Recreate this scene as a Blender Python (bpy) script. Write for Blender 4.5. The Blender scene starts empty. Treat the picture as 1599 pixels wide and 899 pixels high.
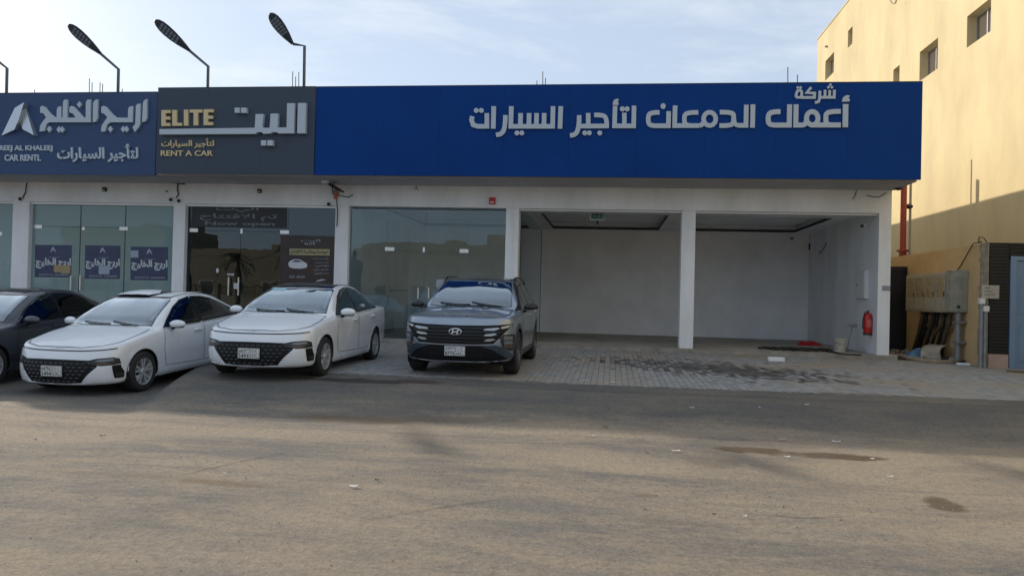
import bpy, bmesh, math, random
from mathutils import Vector, Matrix
from mathutils.bvhtree import BVHTree
from mathutils.geometry import delaunay_2d_cdt
random.seed(7)
SC = bpy.context.scene
COL = SC.collection
R = math.radians

# ------------------------------------------------------------------ camera
F_PX, CX, CY = 1162.8, 799.5, 449.5
YAW, PIT, ROL = R(7.625), R(0.676), R(1.422)
CAMZ = 1.55
TL = -0.00457                       # the parade of shops drops a little to the right
fwd = Vector((-math.sin(YAW)*math.cos(PIT), math.cos(YAW)*math.cos(PIT), math.sin(PIT)))
rt0 = Vector((math.cos(YAW), math.sin(YAW), 0)); up0 = rt0.cross(fwd)
rt = rt0*math.cos(ROL)+up0*math.sin(ROL); upv = -rt0*math.sin(ROL)+up0*math.cos(ROL)
cam_d = bpy.data.cameras.new('camera'); cam = bpy.data.objects.new('camera', cam_d); COL.objects.link(cam)
cam.matrix_world = Matrix(((rt.x, upv.x, -fwd.x, 0), (rt.y, upv.y, -fwd.y, 0), (rt.z, upv.z, -fwd.z, CAMZ), (0, 0, 0, 1)))
cam_d.sensor_width = 36; cam_d.lens = F_PX*36/1599; cam_d.clip_start = .05; cam_d.clip_end = 3000
SC.camera = cam
CAM = Vector((0, 0, CAMZ))
def ray(x, y): return fwd + rt*((x-CX)/F_PX) - upv*((y-CY)/F_PX)
def atY(x, y, Y): d = ray(x, y); return CAM + d*(Y/d.y)
def atX(x, y, X): d = ray(x, y); return CAM + d*(X/d.x)
def atZ(x, y, Z): d = ray(x, y); return CAM + d*((Z-CAMZ)/d.z)

# ------------------------------------------------------------------ sky, sun, exposure
SUN_AZ, SUN_EL = R(-56), R(23.5)     # azimuth clockwise from +Y
w = bpy.data.worlds.new('World'); SC.world = w; w.use_nodes = True
wn = w.node_tree; wn.nodes.clear()
def wnode(t, **k):
    n = wn.nodes.new(t)
    for a, b in k.items(): setattr(n, a, b)
    return n
sky = wnode('ShaderNodeTexSky', sky_type='NISHITA', sun_disc=False, sun_elevation=SUN_EL, sun_rotation=SUN_AZ,
            altitude=300, air_density=1.0, dust_density=1.3, ozone_density=2.2)
bg = wnode('ShaderNodeBackground'); bg.inputs[1].default_value = 0.145
wo = wnode('ShaderNodeOutputWorld')
tc = wnode('ShaderNodeTexCoord'); mp = wnode('ShaderNodeMapping'); mp.inputs['Scale'].default_value = (1.6, 1.6, 6.5)
nz = wnode('ShaderNodeTexNoise'); nz.inputs['Scale'].default_value = 2.3; nz.inputs['Detail'].default_value = 9; nz.inputs['Roughness'].default_value = .62; nz.inputs['Distortion'].default_value = .35
rp = wnode('ShaderNodeValToRGB'); rp.color_ramp.elements[0].position = .47; rp.color_ramp.elements[1].position = .70
rp.color_ramp.elements[0].color = (0, 0, 0, 1); rp.color_ramp.elements[1].color = (.42, .42, .42, 1)
veil = wnode('ShaderNodeMix', data_type='RGBA'); veil.inputs[0].default_value = .81; veil.inputs[7].default_value = (2.30, 2.66, 3.12, 1)   # even haze
mx = wnode('ShaderNodeMix', data_type='RGBA'); mx.inputs[7].default_value = (4.0, 4.15, 4.35, 1)                                        # thin cloud
L = wn.links.new
L(tc.outputs['Generated'], mp.inputs[0]); L(mp.outputs[0], nz.inputs['Vector']); L(nz.outputs[0], rp.inputs[0])
L(sky.outputs[0], veil.inputs[6]); L(veil.outputs[2], mx.inputs[6]); L(rp.outputs[0], mx.inputs[0]); L(mx.outputs[2], bg.inputs[0]); L(bg.outputs[0], wo.inputs[0])
sl = bpy.data.lights.new('sun', 'SUN'); sl.energy = 2.5; sl.angle = R(.8); sl.color = (1, .885, .73)
so = bpy.data.objects.new('sun', sl); COL.objects.link(so)
sdir = Vector((math.sin(SUN_AZ)*math.cos(SUN_EL), math.cos(SUN_AZ)*math.cos(SUN_EL), math.sin(SUN_EL)))
so.rotation_euler = sdir.to_track_quat('Z', 'Y').to_euler(); so.location = sdir*60
SC.view_settings.view_transform = 'Standard'; SC.view_settings.look = 'None'
SC.view_settings.exposure = 0.78; SC.view_settings.gamma = 1

# ------------------------------------------------------------------ materials
MATS = {}
def mat(name, col, rough=.6, metal=0., noise=0., nscale=6., bump=0., bscale=60., coat=0., spec=.5, col2=None, stretch=None, flake=False, trans=0., emis=None):
    if name in MATS: return MATS[name]
    m = bpy.data.materials.new(name); m.use_nodes = True; nt = m.node_tree; b = nt.nodes['Principled BSDF']
    def S(k, v):
        if k in b.inputs: b.inputs[k].default_value = v
    S('Base Color', (*col, 1)); S('Roughness', rough); S('Metallic', metal); S('Specular IOR Level', spec)
    S('Coat Weight', coat); S('Coat Roughness', .04); S('Transmission Weight', trans)
    if emis: S('Emission Color', (*emis[0], 1)); S('Emission Strength', emis[1])
    tcn = nt.nodes.new('ShaderNodeNewGeometry'); vec = tcn.outputs['Position']
    if stretch:
        mpn = nt.nodes.new('ShaderNodeMapping'); mpn.inputs['Scale'].default_value = stretch; nt.links.new(vec, mpn.inputs[0]); vec = mpn.outputs[0]
    if noise or col2:
        n = nt.nodes.new('ShaderNodeTexNoise'); n.inputs['Scale'].default_value = nscale; n.inputs['Detail'].default_value = 8; n.inputs['Roughness'].default_value = .65
        nt.links.new(vec, n.inputs['Vector'])
        r = nt.nodes.new('ShaderNodeValToRGB'); nt.links.new(n.outputs[0], r.inputs[0])
        c2 = col2 or tuple(c*(1-noise) for c in col); c1 = col if col2 else tuple(min(1, c*(1+noise*.5)) for c in col)
        r.color_ramp.elements[0].color = (*c2, 1); r.color_ramp.elements[1].color = (*c1, 1)
        r.color_ramp.elements[0].position = .32; r.color_ramp.elements[1].position = .62
        nt.links.new(r.outputs[0], b.inputs['Base Color'])
    if bump:
        n2 = nt.nodes.new('ShaderNodeTexNoise'); n2.inputs['Scale'].default_value = bscale; n2.inputs['Detail'].default_value = 5; nt.links.new(vec, n2.inputs['Vector'])
        bp = nt.nodes.new('ShaderNodeBump'); bp.inputs['Strength'].default_value = bump; bp.inputs['Distance'].default_value = .02
        nt.links.new(n2.outputs[0], bp.inputs['Height']); nt.links.new(bp.outputs[0], b.inputs['Normal'])
    MATS[name] = m; return m
def glass(name, tint, refl=1.0, film=0., film_col=(.5, .6, .6), rough=0.0, wob=.05):
    if name in MATS: return MATS[name]
    m = bpy.data.materials.new(name); m.use_nodes = True; nt = m.node_tree; nt.nodes.clear()
    o = nt.nodes.new('ShaderNodeOutputMaterial'); t = nt.nodes.new('ShaderNodeBsdfTransparent'); t.inputs[0].default_value = (*tint, 1)
    g = nt.nodes.new('ShaderNodeBsdfGlossy'); g.inputs['Roughness'].default_value = rough; g.inputs[0].default_value = (.86, .95, 1, 1)
    fr = nt.nodes.new('ShaderNodeFresnel'); fr.inputs[0].default_value = 1.5
    nn = nt.nodes.new('ShaderNodeTexNoise'); nn.inputs['Scale'].default_value = 1.1; ge = nt.nodes.new('ShaderNodeNewGeometry'); nt.links.new(ge.outputs['Position'], nn.inputs['Vector'])
    bp = nt.nodes.new('ShaderNodeBump'); bp.inputs['Strength'].default_value = wob; bp.inputs['Distance'].default_value = .05
    nt.links.new(nn.outputs[0], bp.inputs['Height']); nt.links.new(bp.outputs[0], g.inputs['Normal'])
    mm = nt.nodes.new('ShaderNodeMath'); mm.operation = 'MULTIPLY'; mm.inputs[1].default_value = refl; mm.use_clamp = True; nt.links.new(fr.outputs[0], mm.inputs[0])
    base = t.outputs[0]
    if film:
        d = nt.nodes.new('ShaderNodeBsdfDiffuse'); d.inputs[0].default_value = (*film_col, 1)
        x = nt.nodes.new('ShaderNodeMixShader'); x.inputs[0].default_value = film; nt.links.new(t.outputs[0], x.inputs[1]); nt.links.new(d.outputs[0], x.inputs[2]); base = x.outputs[0]
    y = nt.nodes.new('ShaderNodeMixShader'); nt.links.new(mm.outputs[0], y.inputs[0]); nt.links.new(base, y.inputs[1]); nt.links.new(g.outputs[0], y.inputs[2])
    nt.links.new(y.outputs[0], o.inputs[0]); MATS[name] = m; return m

M_wall = mat('white_paint_wall', (.80, .825, .86), .75, noise=.12, nscale=1.3, bump=.25, bscale=35, stretch=(1, 1, .35))
M_inwall = mat('interior_paint', (.86, .875, .90), .8, noise=.09, nscale=1.1, bump=.15, bscale=25)
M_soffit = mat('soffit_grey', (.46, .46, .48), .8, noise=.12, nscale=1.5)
M_slab = mat('shop_slab_concrete', (.30, .28, .25), .85, noise=.3, nscale=2.5, bump=.5, bscale=30)
M_floor = mat('shop_floor_screed', (.40, .37, .32), .8, noise=.3, nscale=1.2, bump=.3, bscale=30)
M_blue = mat('blue_cladding', (.003, .043, .215), .6, noise=.10, nscale=.5, spec=.10)
M_slate = mat('slate_cladding', (.028, .048, .078), .6, noise=.06, nscale=.8)
M_lblue = mat('steel_blue_cladding', (.020, .056, .150), .6, noise=.08, nscale=.8)
M_letter = mat('white_acrylic_letter', (.43, .50, .58), .4)
M_letside = mat('letter_return_metal', (.16, .18, .22), .4, .6)
M_gold = mat('gold_letter', (.58, .47, .27), .4, .15)
M_steel = mat('brushed_steel', (.62, .64, .66), .28, .95)
M_logo = mat('logo_steel', (.50, .54, .58), .33, .7)
M_dark = mat('dark_plastic', (.018, .019, .021), .45)
M_black = mat('black_paint', (.012, .013, .015), .5)
M_pole = mat('lamp_pole_grey', (.10, .11, .12), .45, .3)
M_lamp = mat('lamp_head_dark', (.035, .045, .06), .4, .2)
M_led = mat('lamp_lens', (.16, .19, .24), .25)
M_rebar = mat('rusty_rebar', (.07, .045, .035), .8)
M_red = mat('red_enamel', (.50, .012, .012), .35, noise=.1)
M_redpipe = mat('red_pipe_paint', (.33, .05, .035), .5, noise=.35, nscale=8)
M_white = mat('white_plastic', (.70, .70, .70), .45)
M_paper = mat('paper_white', (.62, .65, .70), .8)
M_navy = mat('poster_navy', (.035, .05, .12), .45, noise=.25, nscale=3)
M_print = mat('poster_print_grey', (.38, .42, .48), .6)
M_printy = mat('poster_print_ochre', (.40, .30, .10), .6)
M_banner = mat('banner_charcoal', (.014, .018, .025), .5)
M_bprint = mat('banner_print_grey', (.17, .19, .21), .6)
M_poster2 = mat('poster_dark_brown', (.018, .017, .020), .4, col2=(.055, .027, .02), nscale=1.7)
M_tan = mat('poster_strip_khaki', (.36, .33, .18), .6)
M_yellow = mat('yellow_render', (.60, .495, .285), .85, noise=.13, nscale=.7, bump=.25, bscale=14, stretch=(1, 1, .4))
M_orange = mat('ochre_render', (.62, .43, .215), .85, noise=.14, nscale=1.4, bump=.3, bscale=18)
M_raw = mat('bare_cement_edge', (.36, .30, .22), .9, noise=.35, nscale=6, bump=.7, bscale=22)
M_clad = mat('black_slat_cladding', (.010, .011, .013), .45)
M_bluedoor = mat('pale_blue_steel_door', (.19, .28, .40), .45, noise=.06, nscale=2)
M_pink = mat('pink_stone_base', (.46, .33, .27), .6, noise=.15, nscale=5)
M_frame = mat('window_frame_alu', (.50, .48, .44), .4, .4)
M_winglass = mat('window_glass_brown', (.12, .10, .085), .08, spec=.9)
M_beige = mat('meter_cabinet_beige', (.40, .36, .28), .6, noise=.15, nscale=5)
M_grey = mat('grey_metal', (.25, .26, .27), .5, .4, noise=.2, nscale=9)
M_cable = mat('black_cable', (.012, .012, .012), .6)
M_rock = mat('rubble_stone', (.33, .27, .20), .9, noise=.4, nscale=9, bump=.8)
M_kerbearth = mat('mortar_kerb', (.30, .24, .17), .9, noise=.35, nscale=7, bump=.8)
M_bag = mat('blue_tarpaulin', (.10, .22, .36), .4, noise=.4, nscale=9)
M_board = mat('warped_board', (.44, .38, .31), .7, noise=.2, nscale=5)
M_bucket = mat('stained_bucket', (.46, .44, .38), .5, noise=.4, nscale=14)
M_foam = mat('white_foam', (.78, .80, .82), .7)
M_glass = glass('shop_glass_clear', (.90, .95, .94), 1.25)
M_glassd = glass('shop_glass_tinted', (.30, .37, .41), 1.7)
M_glassf = glass('shop_glass_film', (.35, .45, .45), 1.0, film=.78, film_col=(.27, .385, .385))
M_gside = glass('partition_glass_green', (.50, .62, .60), 1.6)
M_carglass = glass('car_glass', (.62, .72, .76), 4.2, wob=0)
M_carside = glass('car_side_glass', (.22, .27, .29), 2.0, wob=0)
M_tan2 = mat('far_house_tan', (.30, .245, .17), .85, noise=.1, nscale=.6)
M_tan3 = mat('far_house_cream', (.34, .30, .235), .85, noise=.1, nscale=.6)
M_trunk = mat('palm_trunk', (.14, .10, .07), .9, noise=.4, nscale=9)
M_leaf = mat('palm_leaf', (.05, .075, .03), .7, noise=.4, nscale=4)

# ------------------------------------------------------------------ helpers
class MB:
    def __init__(s): s.v = []; s.f = []
    def add(s, vs, fs):
        n = len(s.v); s.v += [tuple(v) for v in vs]; s.f += [tuple(i+n for i in f) for f in fs]; return s
    def box(s, x0, x1, y0, y1, z0, z1, c=0.0):
        if c:
            return s.bev(x0, x1, y0, y1, z0, z1, c)
        vs = [(x, y, z) for z in (z0, z1) for y in (y0, y1) for x in (x0, x1)]
        return s.add(vs, [(0, 2, 3, 1), (4, 5, 7, 6), (0, 1, 5, 4), (2, 6, 7, 3), (0, 4, 6, 2), (1, 3, 7, 5)])
    def bev(s, x0, x1, y0, y1, z0, z1, c):
        bm = bmesh.new(); bmesh.ops.create_cube(bm, size=1)
        for v in bm.verts: v.co = Vector(((x0+x1)/2+v.co.x*(x1-x0), (y0+y1)/2+v.co.y*(y1-y0), (z0+z1)/2+v.co.z*(z1-z0)))
        bmesh.ops.bevel(bm, geom=list(bm.edges), offset=c, segments=2, affect='EDGES', profile=.6)
        bm.verts.index_update(); s.add([v.co[:] for v in bm.verts], [[v.index for v in f.verts] for f in bm.faces]); bm.free(); return s
    def cyl(s, p0, p1, r0, r1=None, n=12, cap=True):
        p0, p1 = Vector(p0), Vector(p1); r1 = r0 if r1 is None else r1
        d = (p1-p0).normalized(); a = d.orthogonal().normalized(); b = d.cross(a)
        vs = []
        for p, r in ((p0, r0), (p1, r1)):
            for k in range(n):
                t = 2*math.pi*k/n; vs.append(p+(a*math.cos(t)+b*math.sin(t))*r)
        fs = [(k, (k+1) % n, n+(k+1) % n, n+k) for k in range(n)]
        if cap: fs += [tuple(range(n-1, -1, -1)), tuple(range(n, 2*n))]
        return s.add(vs, fs)
    def tube(s, pts, r, n=6):
        pts = [Vector(p) for p in pts]; vs = []; a = None
        for i, p in enumerate(pts):
            d = (pts[min(i+1, len(pts)-1)]-pts[max(i-1, 0)]).normalized()
            if a is None: a = d.orthogonal().normalized()
            a = (a-d*a.dot(d)).normalized(); b = d.cross(a)
            rr = r[i] if isinstance(r, (list, tuple)) else r
            for k in range(n):
                t = 2*math.pi*k/n; vs.append(p+(a*math.cos(t)+b*math.sin(t))*rr)
        fs = [(i*n+k, i*n+(k+1) % n, (i+1)*n+(k+1) % n, (i+1)*n+k) for i in range(len(pts)-1) for k in range(n)]
        fs += [tuple(range(n-1, -1, -1)), tuple(range((len(pts)-1)*n, len(pts)*n))]
        return s.add(vs, fs)
    def lathe(s, prof, c=(0, 0, 0), axis='z', n=24):
        vs = []
        for r, h in prof:
            for k in range(n):
                t = 2*math.pi*k/n; x, y = r*math.cos(t), r*math.sin(t)
                vs.append((c[0]+x, c[1]+y, c[2]+h) if axis == 'z' else (c[0]+h, c[1]+x, c[2]+y))
        fs = [(i*n+k, i*n+(k+1) % n, (i+1)*n+(k+1) % n, (i+1)*n+k) for i in range(len(prof)-1) for k in range(n)]
        return s.add(vs, fs)
    def ell(s, c, r, n=14):
        prof = [(max(1e-4, math.sin(math.pi*i/n)), -math.cos(math.pi*i/n)) for i in range(n+1)]
        q = MB().lathe(prof, n=n+4); return s.add([(c[0]+v[0]*r[0], c[1]+v[1]*r[1], c[2]+v[2]*r[2]) for v in q.v], q.f)
    def flat(s, poly, y0, y1):           # polygon in (x,z), prism between y0 (front) and y1
        n = len(poly); vs = [(p[0], y0, p[1]) for p in poly]+[(p[0], y1, p[1]) for p in poly]
        return s.add(vs, [tuple(range(n)), tuple(range(2*n-1, n-1, -1))]+[(i, n+i, n+(i+1) % n, (i+1) % n) for i in range(n)])
    def build(s, name, m, parent=None, smooth=False, sh=False, auto=False):
        me = bpy.data.meshes.new(name)
        off = Vector((0, 0, 0)); q = parent
        while q is not None: off += q.location; q = q.parent
        vs = [(x-off.x, y-off.y, z+(TL*x if sh else 0)-off.z) for x, y, z in s.v]
        me.from_pydata(vs, [], s.f); me.validate(); me.update()
        bm = bmesh.new(); bm.from_mesh(me); bmesh.ops.recalc_face_normals(bm, faces=bm.faces); bm.to_mesh(me); bm.free()
        if smooth:
            me.polygons.foreach_set('use_smooth', [True]*len(me.polygons))
            if auto: me.set_sharp_from_angle(angle=R(38))
        me.materials.append(m)
        o = bpy.data.objects.new(name, me); COL.objects.link(o)
        if parent is not None: o.parent = parent
        return o
def thing(name, label, cat, loc=(0, 0, 0), group=None):
    o = bpy.data.objects.new(name, None); COL.objects.link(o); o.location = loc; o.empty_display_size = .2
    o['label'] = label; o['category'] = cat
    if group: o['group'] = group
    return o
def tag(o, label, cat, group=None):
    o['label'] = label; o['category'] = cat
    if group: o['group'] = group
    return o
def struct(o): o['kind'] = 'structure'; return o
def base(o, loc):                        # move a mesh object's origin to its base
    l = Vector(loc)
    for v in o.data.vertices: v.co -= l
    o.location = l; return o

# ---- 2-D lettering: union of polygons, mapped to a plane
def union2d(polys):
    vs, fs = [], []
    for p in polys:
        a = sum(p[i][0]*p[(i+1) % len(p)][1]-p[(i+1) % len(p)][0]*p[i][1] for i in range(len(p)))
        if a < 0: p = p[::-1]
        fs.append(list(range(len(vs), len(vs)+len(p)))); vs += [Vector((q[0], q[1])) for q in p]
    r = delaunay_2d_cdt(vs, [], fs, 0, 1e-5)
    return [tuple(v) for v in r[0]], [tuple(f) for f, o in zip(r[2], r[5]) if len(o)]
def stroke(pts, wd, closed=False):
    P = [Vector(p) for p in pts]; n = len(P); Lq, Rq = [], []
    for i in range(n):
        a = P[(i-1) % n] if (i > 0 or closed) else None; c = P[(i+1) % n] if (i < n-1 or closed) else None
        d1 = (P[i]-a).normalized() if a else None; d2 = (c-P[i]).normalized() if c else None
        d1 = d1 or d2; d2 = d2 or d1
        n1 = Vector((-d1.y, d1.x)); n2 = Vector((-d2.y, d2.x)); m = (n1+n2)
        m = m.normalized() if m.length > 1e-6 else n1
        k = min(1.8, 1/max(.3, m.dot(n1))); Lq.append(P[i]+m*wd/2*k); Rq.append(P[i]-m*wd/2*k)
    return [[tuple(Lq[i]), tuple(Lq[(i+1) % n]), tuple(Rq[(i+1) % n]), tuple(Rq[i])] for i in range(n if closed else n-1)]
def circ(cx, cy, r, ry=None, n=16): ry = ry or r; return [(cx+r*math.cos(2*math.pi*k/n), cy+ry*math.sin(2*math.pi*k/n)) for k in range(n)]
def smoothpts(pts, it=2, closed=False):
    for _ in range(it):
        q = []; n = len(pts)
        for i in range(n if closed else n-1):
            a, b = pts[i], pts[(i+1) % n]
            q += [(a[0]*.75+b[0]*.25, a[1]*.75+b[1]*.25), (a[0]*.25+b[0]*.75, a[1]*.25+b[1]*.75)]
        if not closed: q = [pts[0]]+q+[pts[-1]]
        pts = q
    return pts
def solid(vs, fs, mapf, depth, name, m, parent, dirv=(0, -1, 0)):
    """flat triangles -> slab: back face on the surface, front face 'depth' proud of it along dirv"""
    P = [Vector(mapf(*v)) for v in vs]; D = Vector(dirv)*depth; n = len(P)
    ec = {}
    for f in fs:
        for i in range(len(f)):
            a, b = f[i], f[(i+1) % len(f)]; k = (min(a, b), max(a, b)); ec[k] = ec.get(k, 0)+1
    mb = MB(); mb.v = [tuple(p+D) for p in P]+[tuple(p) for p in P]
    mb.f = [tuple(f) for f in fs]+[(a, b, b+n, a+n) for (a, b), c in ec.items() if c == 1]
    o = mb.build(name, m, parent); return o
ARF = {'ا': (0xFE8D, 2), 'أ': (0xFE83, 2), 'ب': (0xFE8F, 4), 'ة': (0xFE93, 2), 'ت': (0xFE95, 4), 'ث': (0xFE99, 4), 'ج': (0xFE9D, 4), 'ح': (0xFEA1, 4), 'خ': (0xFEA5, 4),
       'د': (0xFEA9, 2), 'ر': (0xFEAD, 2), 'ز': (0xFEAF, 2), 'س': (0xFEB1, 4), 'ش': (0xFEB5, 4), 'ض': (0xFEBD, 4), 'ع': (0xFEC9, 4), 'ف': (0xFED1, 4), 'ق': (0xFED5, 4), 'ك': (0xFED9, 4),
       'ل': (0xFEDD, 4), 'م': (0xFEE1, 4), 'ن': (0xFEE5, 4), 'ه': (0xFEE9, 4), 'و': (0xFEED, 2), 'ي': (0xFEF1, 4), '\x01': (0xFEFB, 2)}
def arabic(t):
    t = t.replace('لا', '\x01'); out = []
    for i, ch in enumerate(t):
        if ch not in ARF: out.append(ch); continue
        b, n = ARF[ch]; pj = i > 0 and t[i-1] in ARF and ARF[t[i-1]][1] == 4; nj = i < len(t)-1 and t[i+1] in ARF and n == 4
        out.append(chr(b+((3 if nj else 1) if pj else (2 if nj else 0))))
    return ''.join(reversed(out))
def text2d(body, bold=0.0):
    c = bpy.data.curves.new('t', 'FONT'); c.body = body; c.resolution_u = 3; c.offset = bold; c.fill_mode = 'FRONT'
    o = bpy.data.objects.new('t', c); COL.objects.link(o); dg = bpy.context.evaluated_depsgraph_get()
    me = o.evaluated_get(dg).to_mesh(); vs = [(v.co.x, v.co.y) for v in me.vertices]; fs = [tuple(p.vertices) for p in me.polygons]
    o.evaluated_get(dg).to_mesh_clear(); bpy.data.objects.remove(o); bpy.data.curves.remove(c)
    x0 = min(v[0] for v in vs); x1 = max(v[0] for v in vs); y0 = min(v[1] for v in vs); y1 = max(v[1] for v in vs)
    return [((v[0]-x0)/(x1-x0), (v[1]-y0)/(y1-y0)) for v in vs], fs
def text_quad(body, q, mapf, depth, name, m, parent, bold=0., dirv=(0, -1, 0)):
    """q: corners TL,TR,BR,BL in the space of mapf"""
    vs, fs = text2d(body, bold)
    def g(u, v):
        a = (q[3][0]*(1-u)+q[2][0]*u, q[3][1]*(1-u)+q[2][1]*u); b = (q[0][0]*(1-u)+q[1][0]*u, q[0][1]*(1-u)+q[1][1]*u)
        return mapf(a[0]*(1-v)+b[0]*v, a[1]*(1-v)+b[1]*v)
    return solid(vs, fs, g, depth, name, m, parent, dirv)
def rectq(x0, y0, x1, y1, sl=0.0): return [(x0, y0), (x1, y0+sl*(x1-x0)), (x1, y1+sl*(x1-x0)), (x0, y1)]
def poly_solid(polys, mapf, depth, name, m, parent):
    vs, fs = union2d(polys); return solid(vs, fs, mapf, depth, name, m, parent)

def sstep(a, b, x):
    t = max(0, min(1, (x-a)/(b-a))); return t*t*(3-2*t)
def lin(a, b, x): return max(0, min(1, (x-a)/(b-a)))
def g(x, y):                              # ground height
    main = .20*sstep(8.5, 11.0, y)+.10*lin(11.0, 18.2, y)
    left = -.06*sstep(7.5, 9.5, y)+.36*lin(10.8, 18.2, y)
    e = -5.85-(y-8.6)*.37; k = sstep(e-.22, e+.10, x)
    h = left*(1-k)+main*k
    h += .012*math.sin(x*.7+1.3)*math.sin(y*.9)*lin(20, 10, y)+.006*math.sin(x*2.3+y*1.7)*lin(11.5, 8, y)
    return h
D = 18.25                                 # plane of the shop fronts
FZ = .42                                  # shop floor
# ------------------------------------------------------------------ ground materials
def ground_mat(name, c_a, c_b, c_c, spots, grain=.5, mixbias=.5, band=None):
    m = bpy.data.materials.new(name); m.use_nodes = True; nt = m.node_tree; b = nt.nodes['Principled BSDF']; b.inputs['Roughness'].default_value = .92; b.inputs['Specular IOR Level'].default_value = .25
    N = nt.nodes.new; K = nt.links.new
    ge = N('ShaderNodeNewGeometry'); P = ge.outputs['Position']
    def noise(sc, det=6, rough=.6, stretch=None, dist=0.):
        v = P
        if stretch: mq = N('ShaderNodeMapping'); mq.inputs['Scale'].default_value = stretch; K(P, mq.inputs[0]); v = mq.outputs[0]
        n = N('ShaderNodeTexNoise'); n.inputs['Scale'].default_value = sc; n.inputs['Detail'].default_value = det; n.inputs['Roughness'].default_value = rough; n.inputs['Distortion'].default_value = dist; K(v, n.inputs['Vector']); return n.outputs[0]
    def ramp(x, a, bb):
        r = N('ShaderNodeMapRange'); r.inputs[1].default_value = a; r.inputs[2].default_value = bb; K(x, r.inputs[0]); return r.outputs[0]
    def mixc(f, a, bb, blend='MIX'):
        q = N('ShaderNodeMix'); q.data_type = 'RGBA'; q.blend_type = blend
        for sock, val in ((0, f), (6, a), (7, bb)):
            if isinstance(val, tuple): q.inputs[sock].default_value = (*val, 1)
            elif isinstance(val, float): q.inputs[sock].default_value = val
            else: K(val, q.inputs[sock])
        return q.outputs[2]
    big = ramp(noise(.45, 7, .62, (.45, 1.3, 1), .4), mixbias-.08, mixbias+.09)
    col = mixc(big, c_a, c_b)
    med = ramp(noise(2.2, 8, .7, (.5, 1.6, 1), .3), .45, .75)
    col = mixc(med, col, c_c)
    if band:
        sx = N('ShaderNodeSeparateXYZ'); K(P, sx.inputs[0]); bn = noise(1.1, 7, .7, (.5, 1, 1)); bm_ = N('ShaderNodeMath'); bm_.operation = 'MULTIPLY_ADD'; bm_.inputs[1].default_value = 2.6
        K(bn, bm_.inputs[0]); K(sx.outputs[1], bm_.inputs[2]); a1 = ramp(bm_.outputs[0], 10.15, 11.0)
        asph = mixc(ramp(noise(.9, 7, .7, (.6, 1.4, 1), .5), .40, .64), (.150, .147, .142), (.225, .203, .170)); col = mixc(a1, col, asph)
        tr = noise(1.0, 5, .6, (.08, 2.6, 1), .25); col = mixc(ramp(tr, .56, .70), col, mixc(.35, col, (.16, .15, .14)))
    fine = ramp(noise(42, 6, .85), .40, .62); grainn = N('ShaderNodeMath'); grainn.operation = 'MULTIPLY'; grainn.inputs[1].default_value = grain; K(fine, grainn.inputs[0])
    co = mixc(1.0, col, (.80, .80, .80), 'MULTIPLY'); col = mixc(ramp(noise(15, 6, .8), .46, .60), col, co)
    dk = mixc(1.0, col, (.52, .52, .52), 'MULTIPLY'); col = mixc(grainn.outputs[0], col, dk)
    vo = N('ShaderNodeTexVoronoi'); vo.inputs['Scale'].default_value = 28; K(P, vo.inputs['Vector']); pe = ramp(vo.outputs[0], .16, .10)
    pm = ramp(noise(1.3, 3), .5, .62); mm = N('ShaderNodeMath'); mm.operation = 'MULTIPLY'; K(pe, mm.inputs[0]); K(pm, mm.inputs[1]); mm2 = N('ShaderNodeMath'); mm2.operation = 'MULTIPLY'; mm2.inputs[1].default_value = .55; K(mm.outputs[0], mm2.inputs[0])
    col = mixc(mm2.outputs[0], col, (.42, .37, .30))
    for (x, y, rx, ry, an, c, s) in spots:
        mq = N('ShaderNodeMapping'); mq.vector_type = 'TEXTURE'; mq.inputs['Location'].default_value = (x, y, 0); mq.inputs['Rotation'].default_value = (0, 0, an); mq.inputs['Scale'].default_value = (rx, ry, 50)
        nn = N('ShaderNodeTexNoise'); nn.inputs['Scale'].default_value = 3.2; nn.inputs['Detail'].default_value = 5; K(P, nn.inputs['Vector'])
        K(P, mq.inputs[0]); le = N('ShaderNodeVectorMath'); le.operation = 'LENGTH'; K(mq.outputs[0], le.inputs[0])
        ad = N('ShaderNodeMath'); ad.operation = 'MULTIPLY_ADD'; K(nn.outputs[0], ad.inputs[0]); ad.inputs[1].default_value = 1.5; K(le.outputs['Value'], ad.inputs[2])
        f = ramp(ad.outputs[0], 1.80, 1.42); ff = N('ShaderNodeMath'); ff.operation = 'MULTIPLY'; ff.inputs[1].default_value = s; K(f, ff.inputs[0])
        col = mixc(ff.outputs[0], col, c)
    K(col, b.inputs['Base Color'])
    bp = N('ShaderNodeBump'); bp.inputs['Strength'].default_value = .75; bp.inputs['Distance'].default_value = .025
    sm = N('ShaderNodeMath'); sm.operation = 'ADD'; K(noise(34, 6, .8), sm.inputs[0]); K(noise(9, 7, .75), sm.inputs[1]); K(sm.outputs[0], bp.inputs['Height']); K(bp.outputs[0], b.inputs['Normal'])
    return m
WET = (.115, .085, .055)
def gp(px, py, z=0): q = atZ(px, py, z); return q.x, q.y
sp = []
for px, py, rx, ry, an, c, s in [(1165, 702, .42, .13, -.1, WET, .9), (1215, 707, .3, .10, -.1, WET, .6), (1300, 712, .55, .12, -.15, WET, .9), (1345, 716, .3, .09, 0, WET, .7),
        (1475, 787, .16, .16, -.5, WET, .85), (1110, 722, .32, .2, 0, (.15, .125, .1), .5), (350, 757, .42, .06, -.1, (.17, .12, .075), .55), (545, 655, 1.0, .15, 0, (.17, .12, .07), .6),
        (1060, 812, .4, .04, -.1, (.18, .15, .11), .4), (700, 657, .9, .12, 0, (.16, .12, .08), .5), (1010, 770, .12, .05, 0, WET, .4), (240, 747, 1.5, .05, -.06, (.20, .155, .105), .35)]:
    a, b_ = gp(px, py); sp.append((a, b_, rx*.95, ry*1.5, an*.5, c, s))
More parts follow.
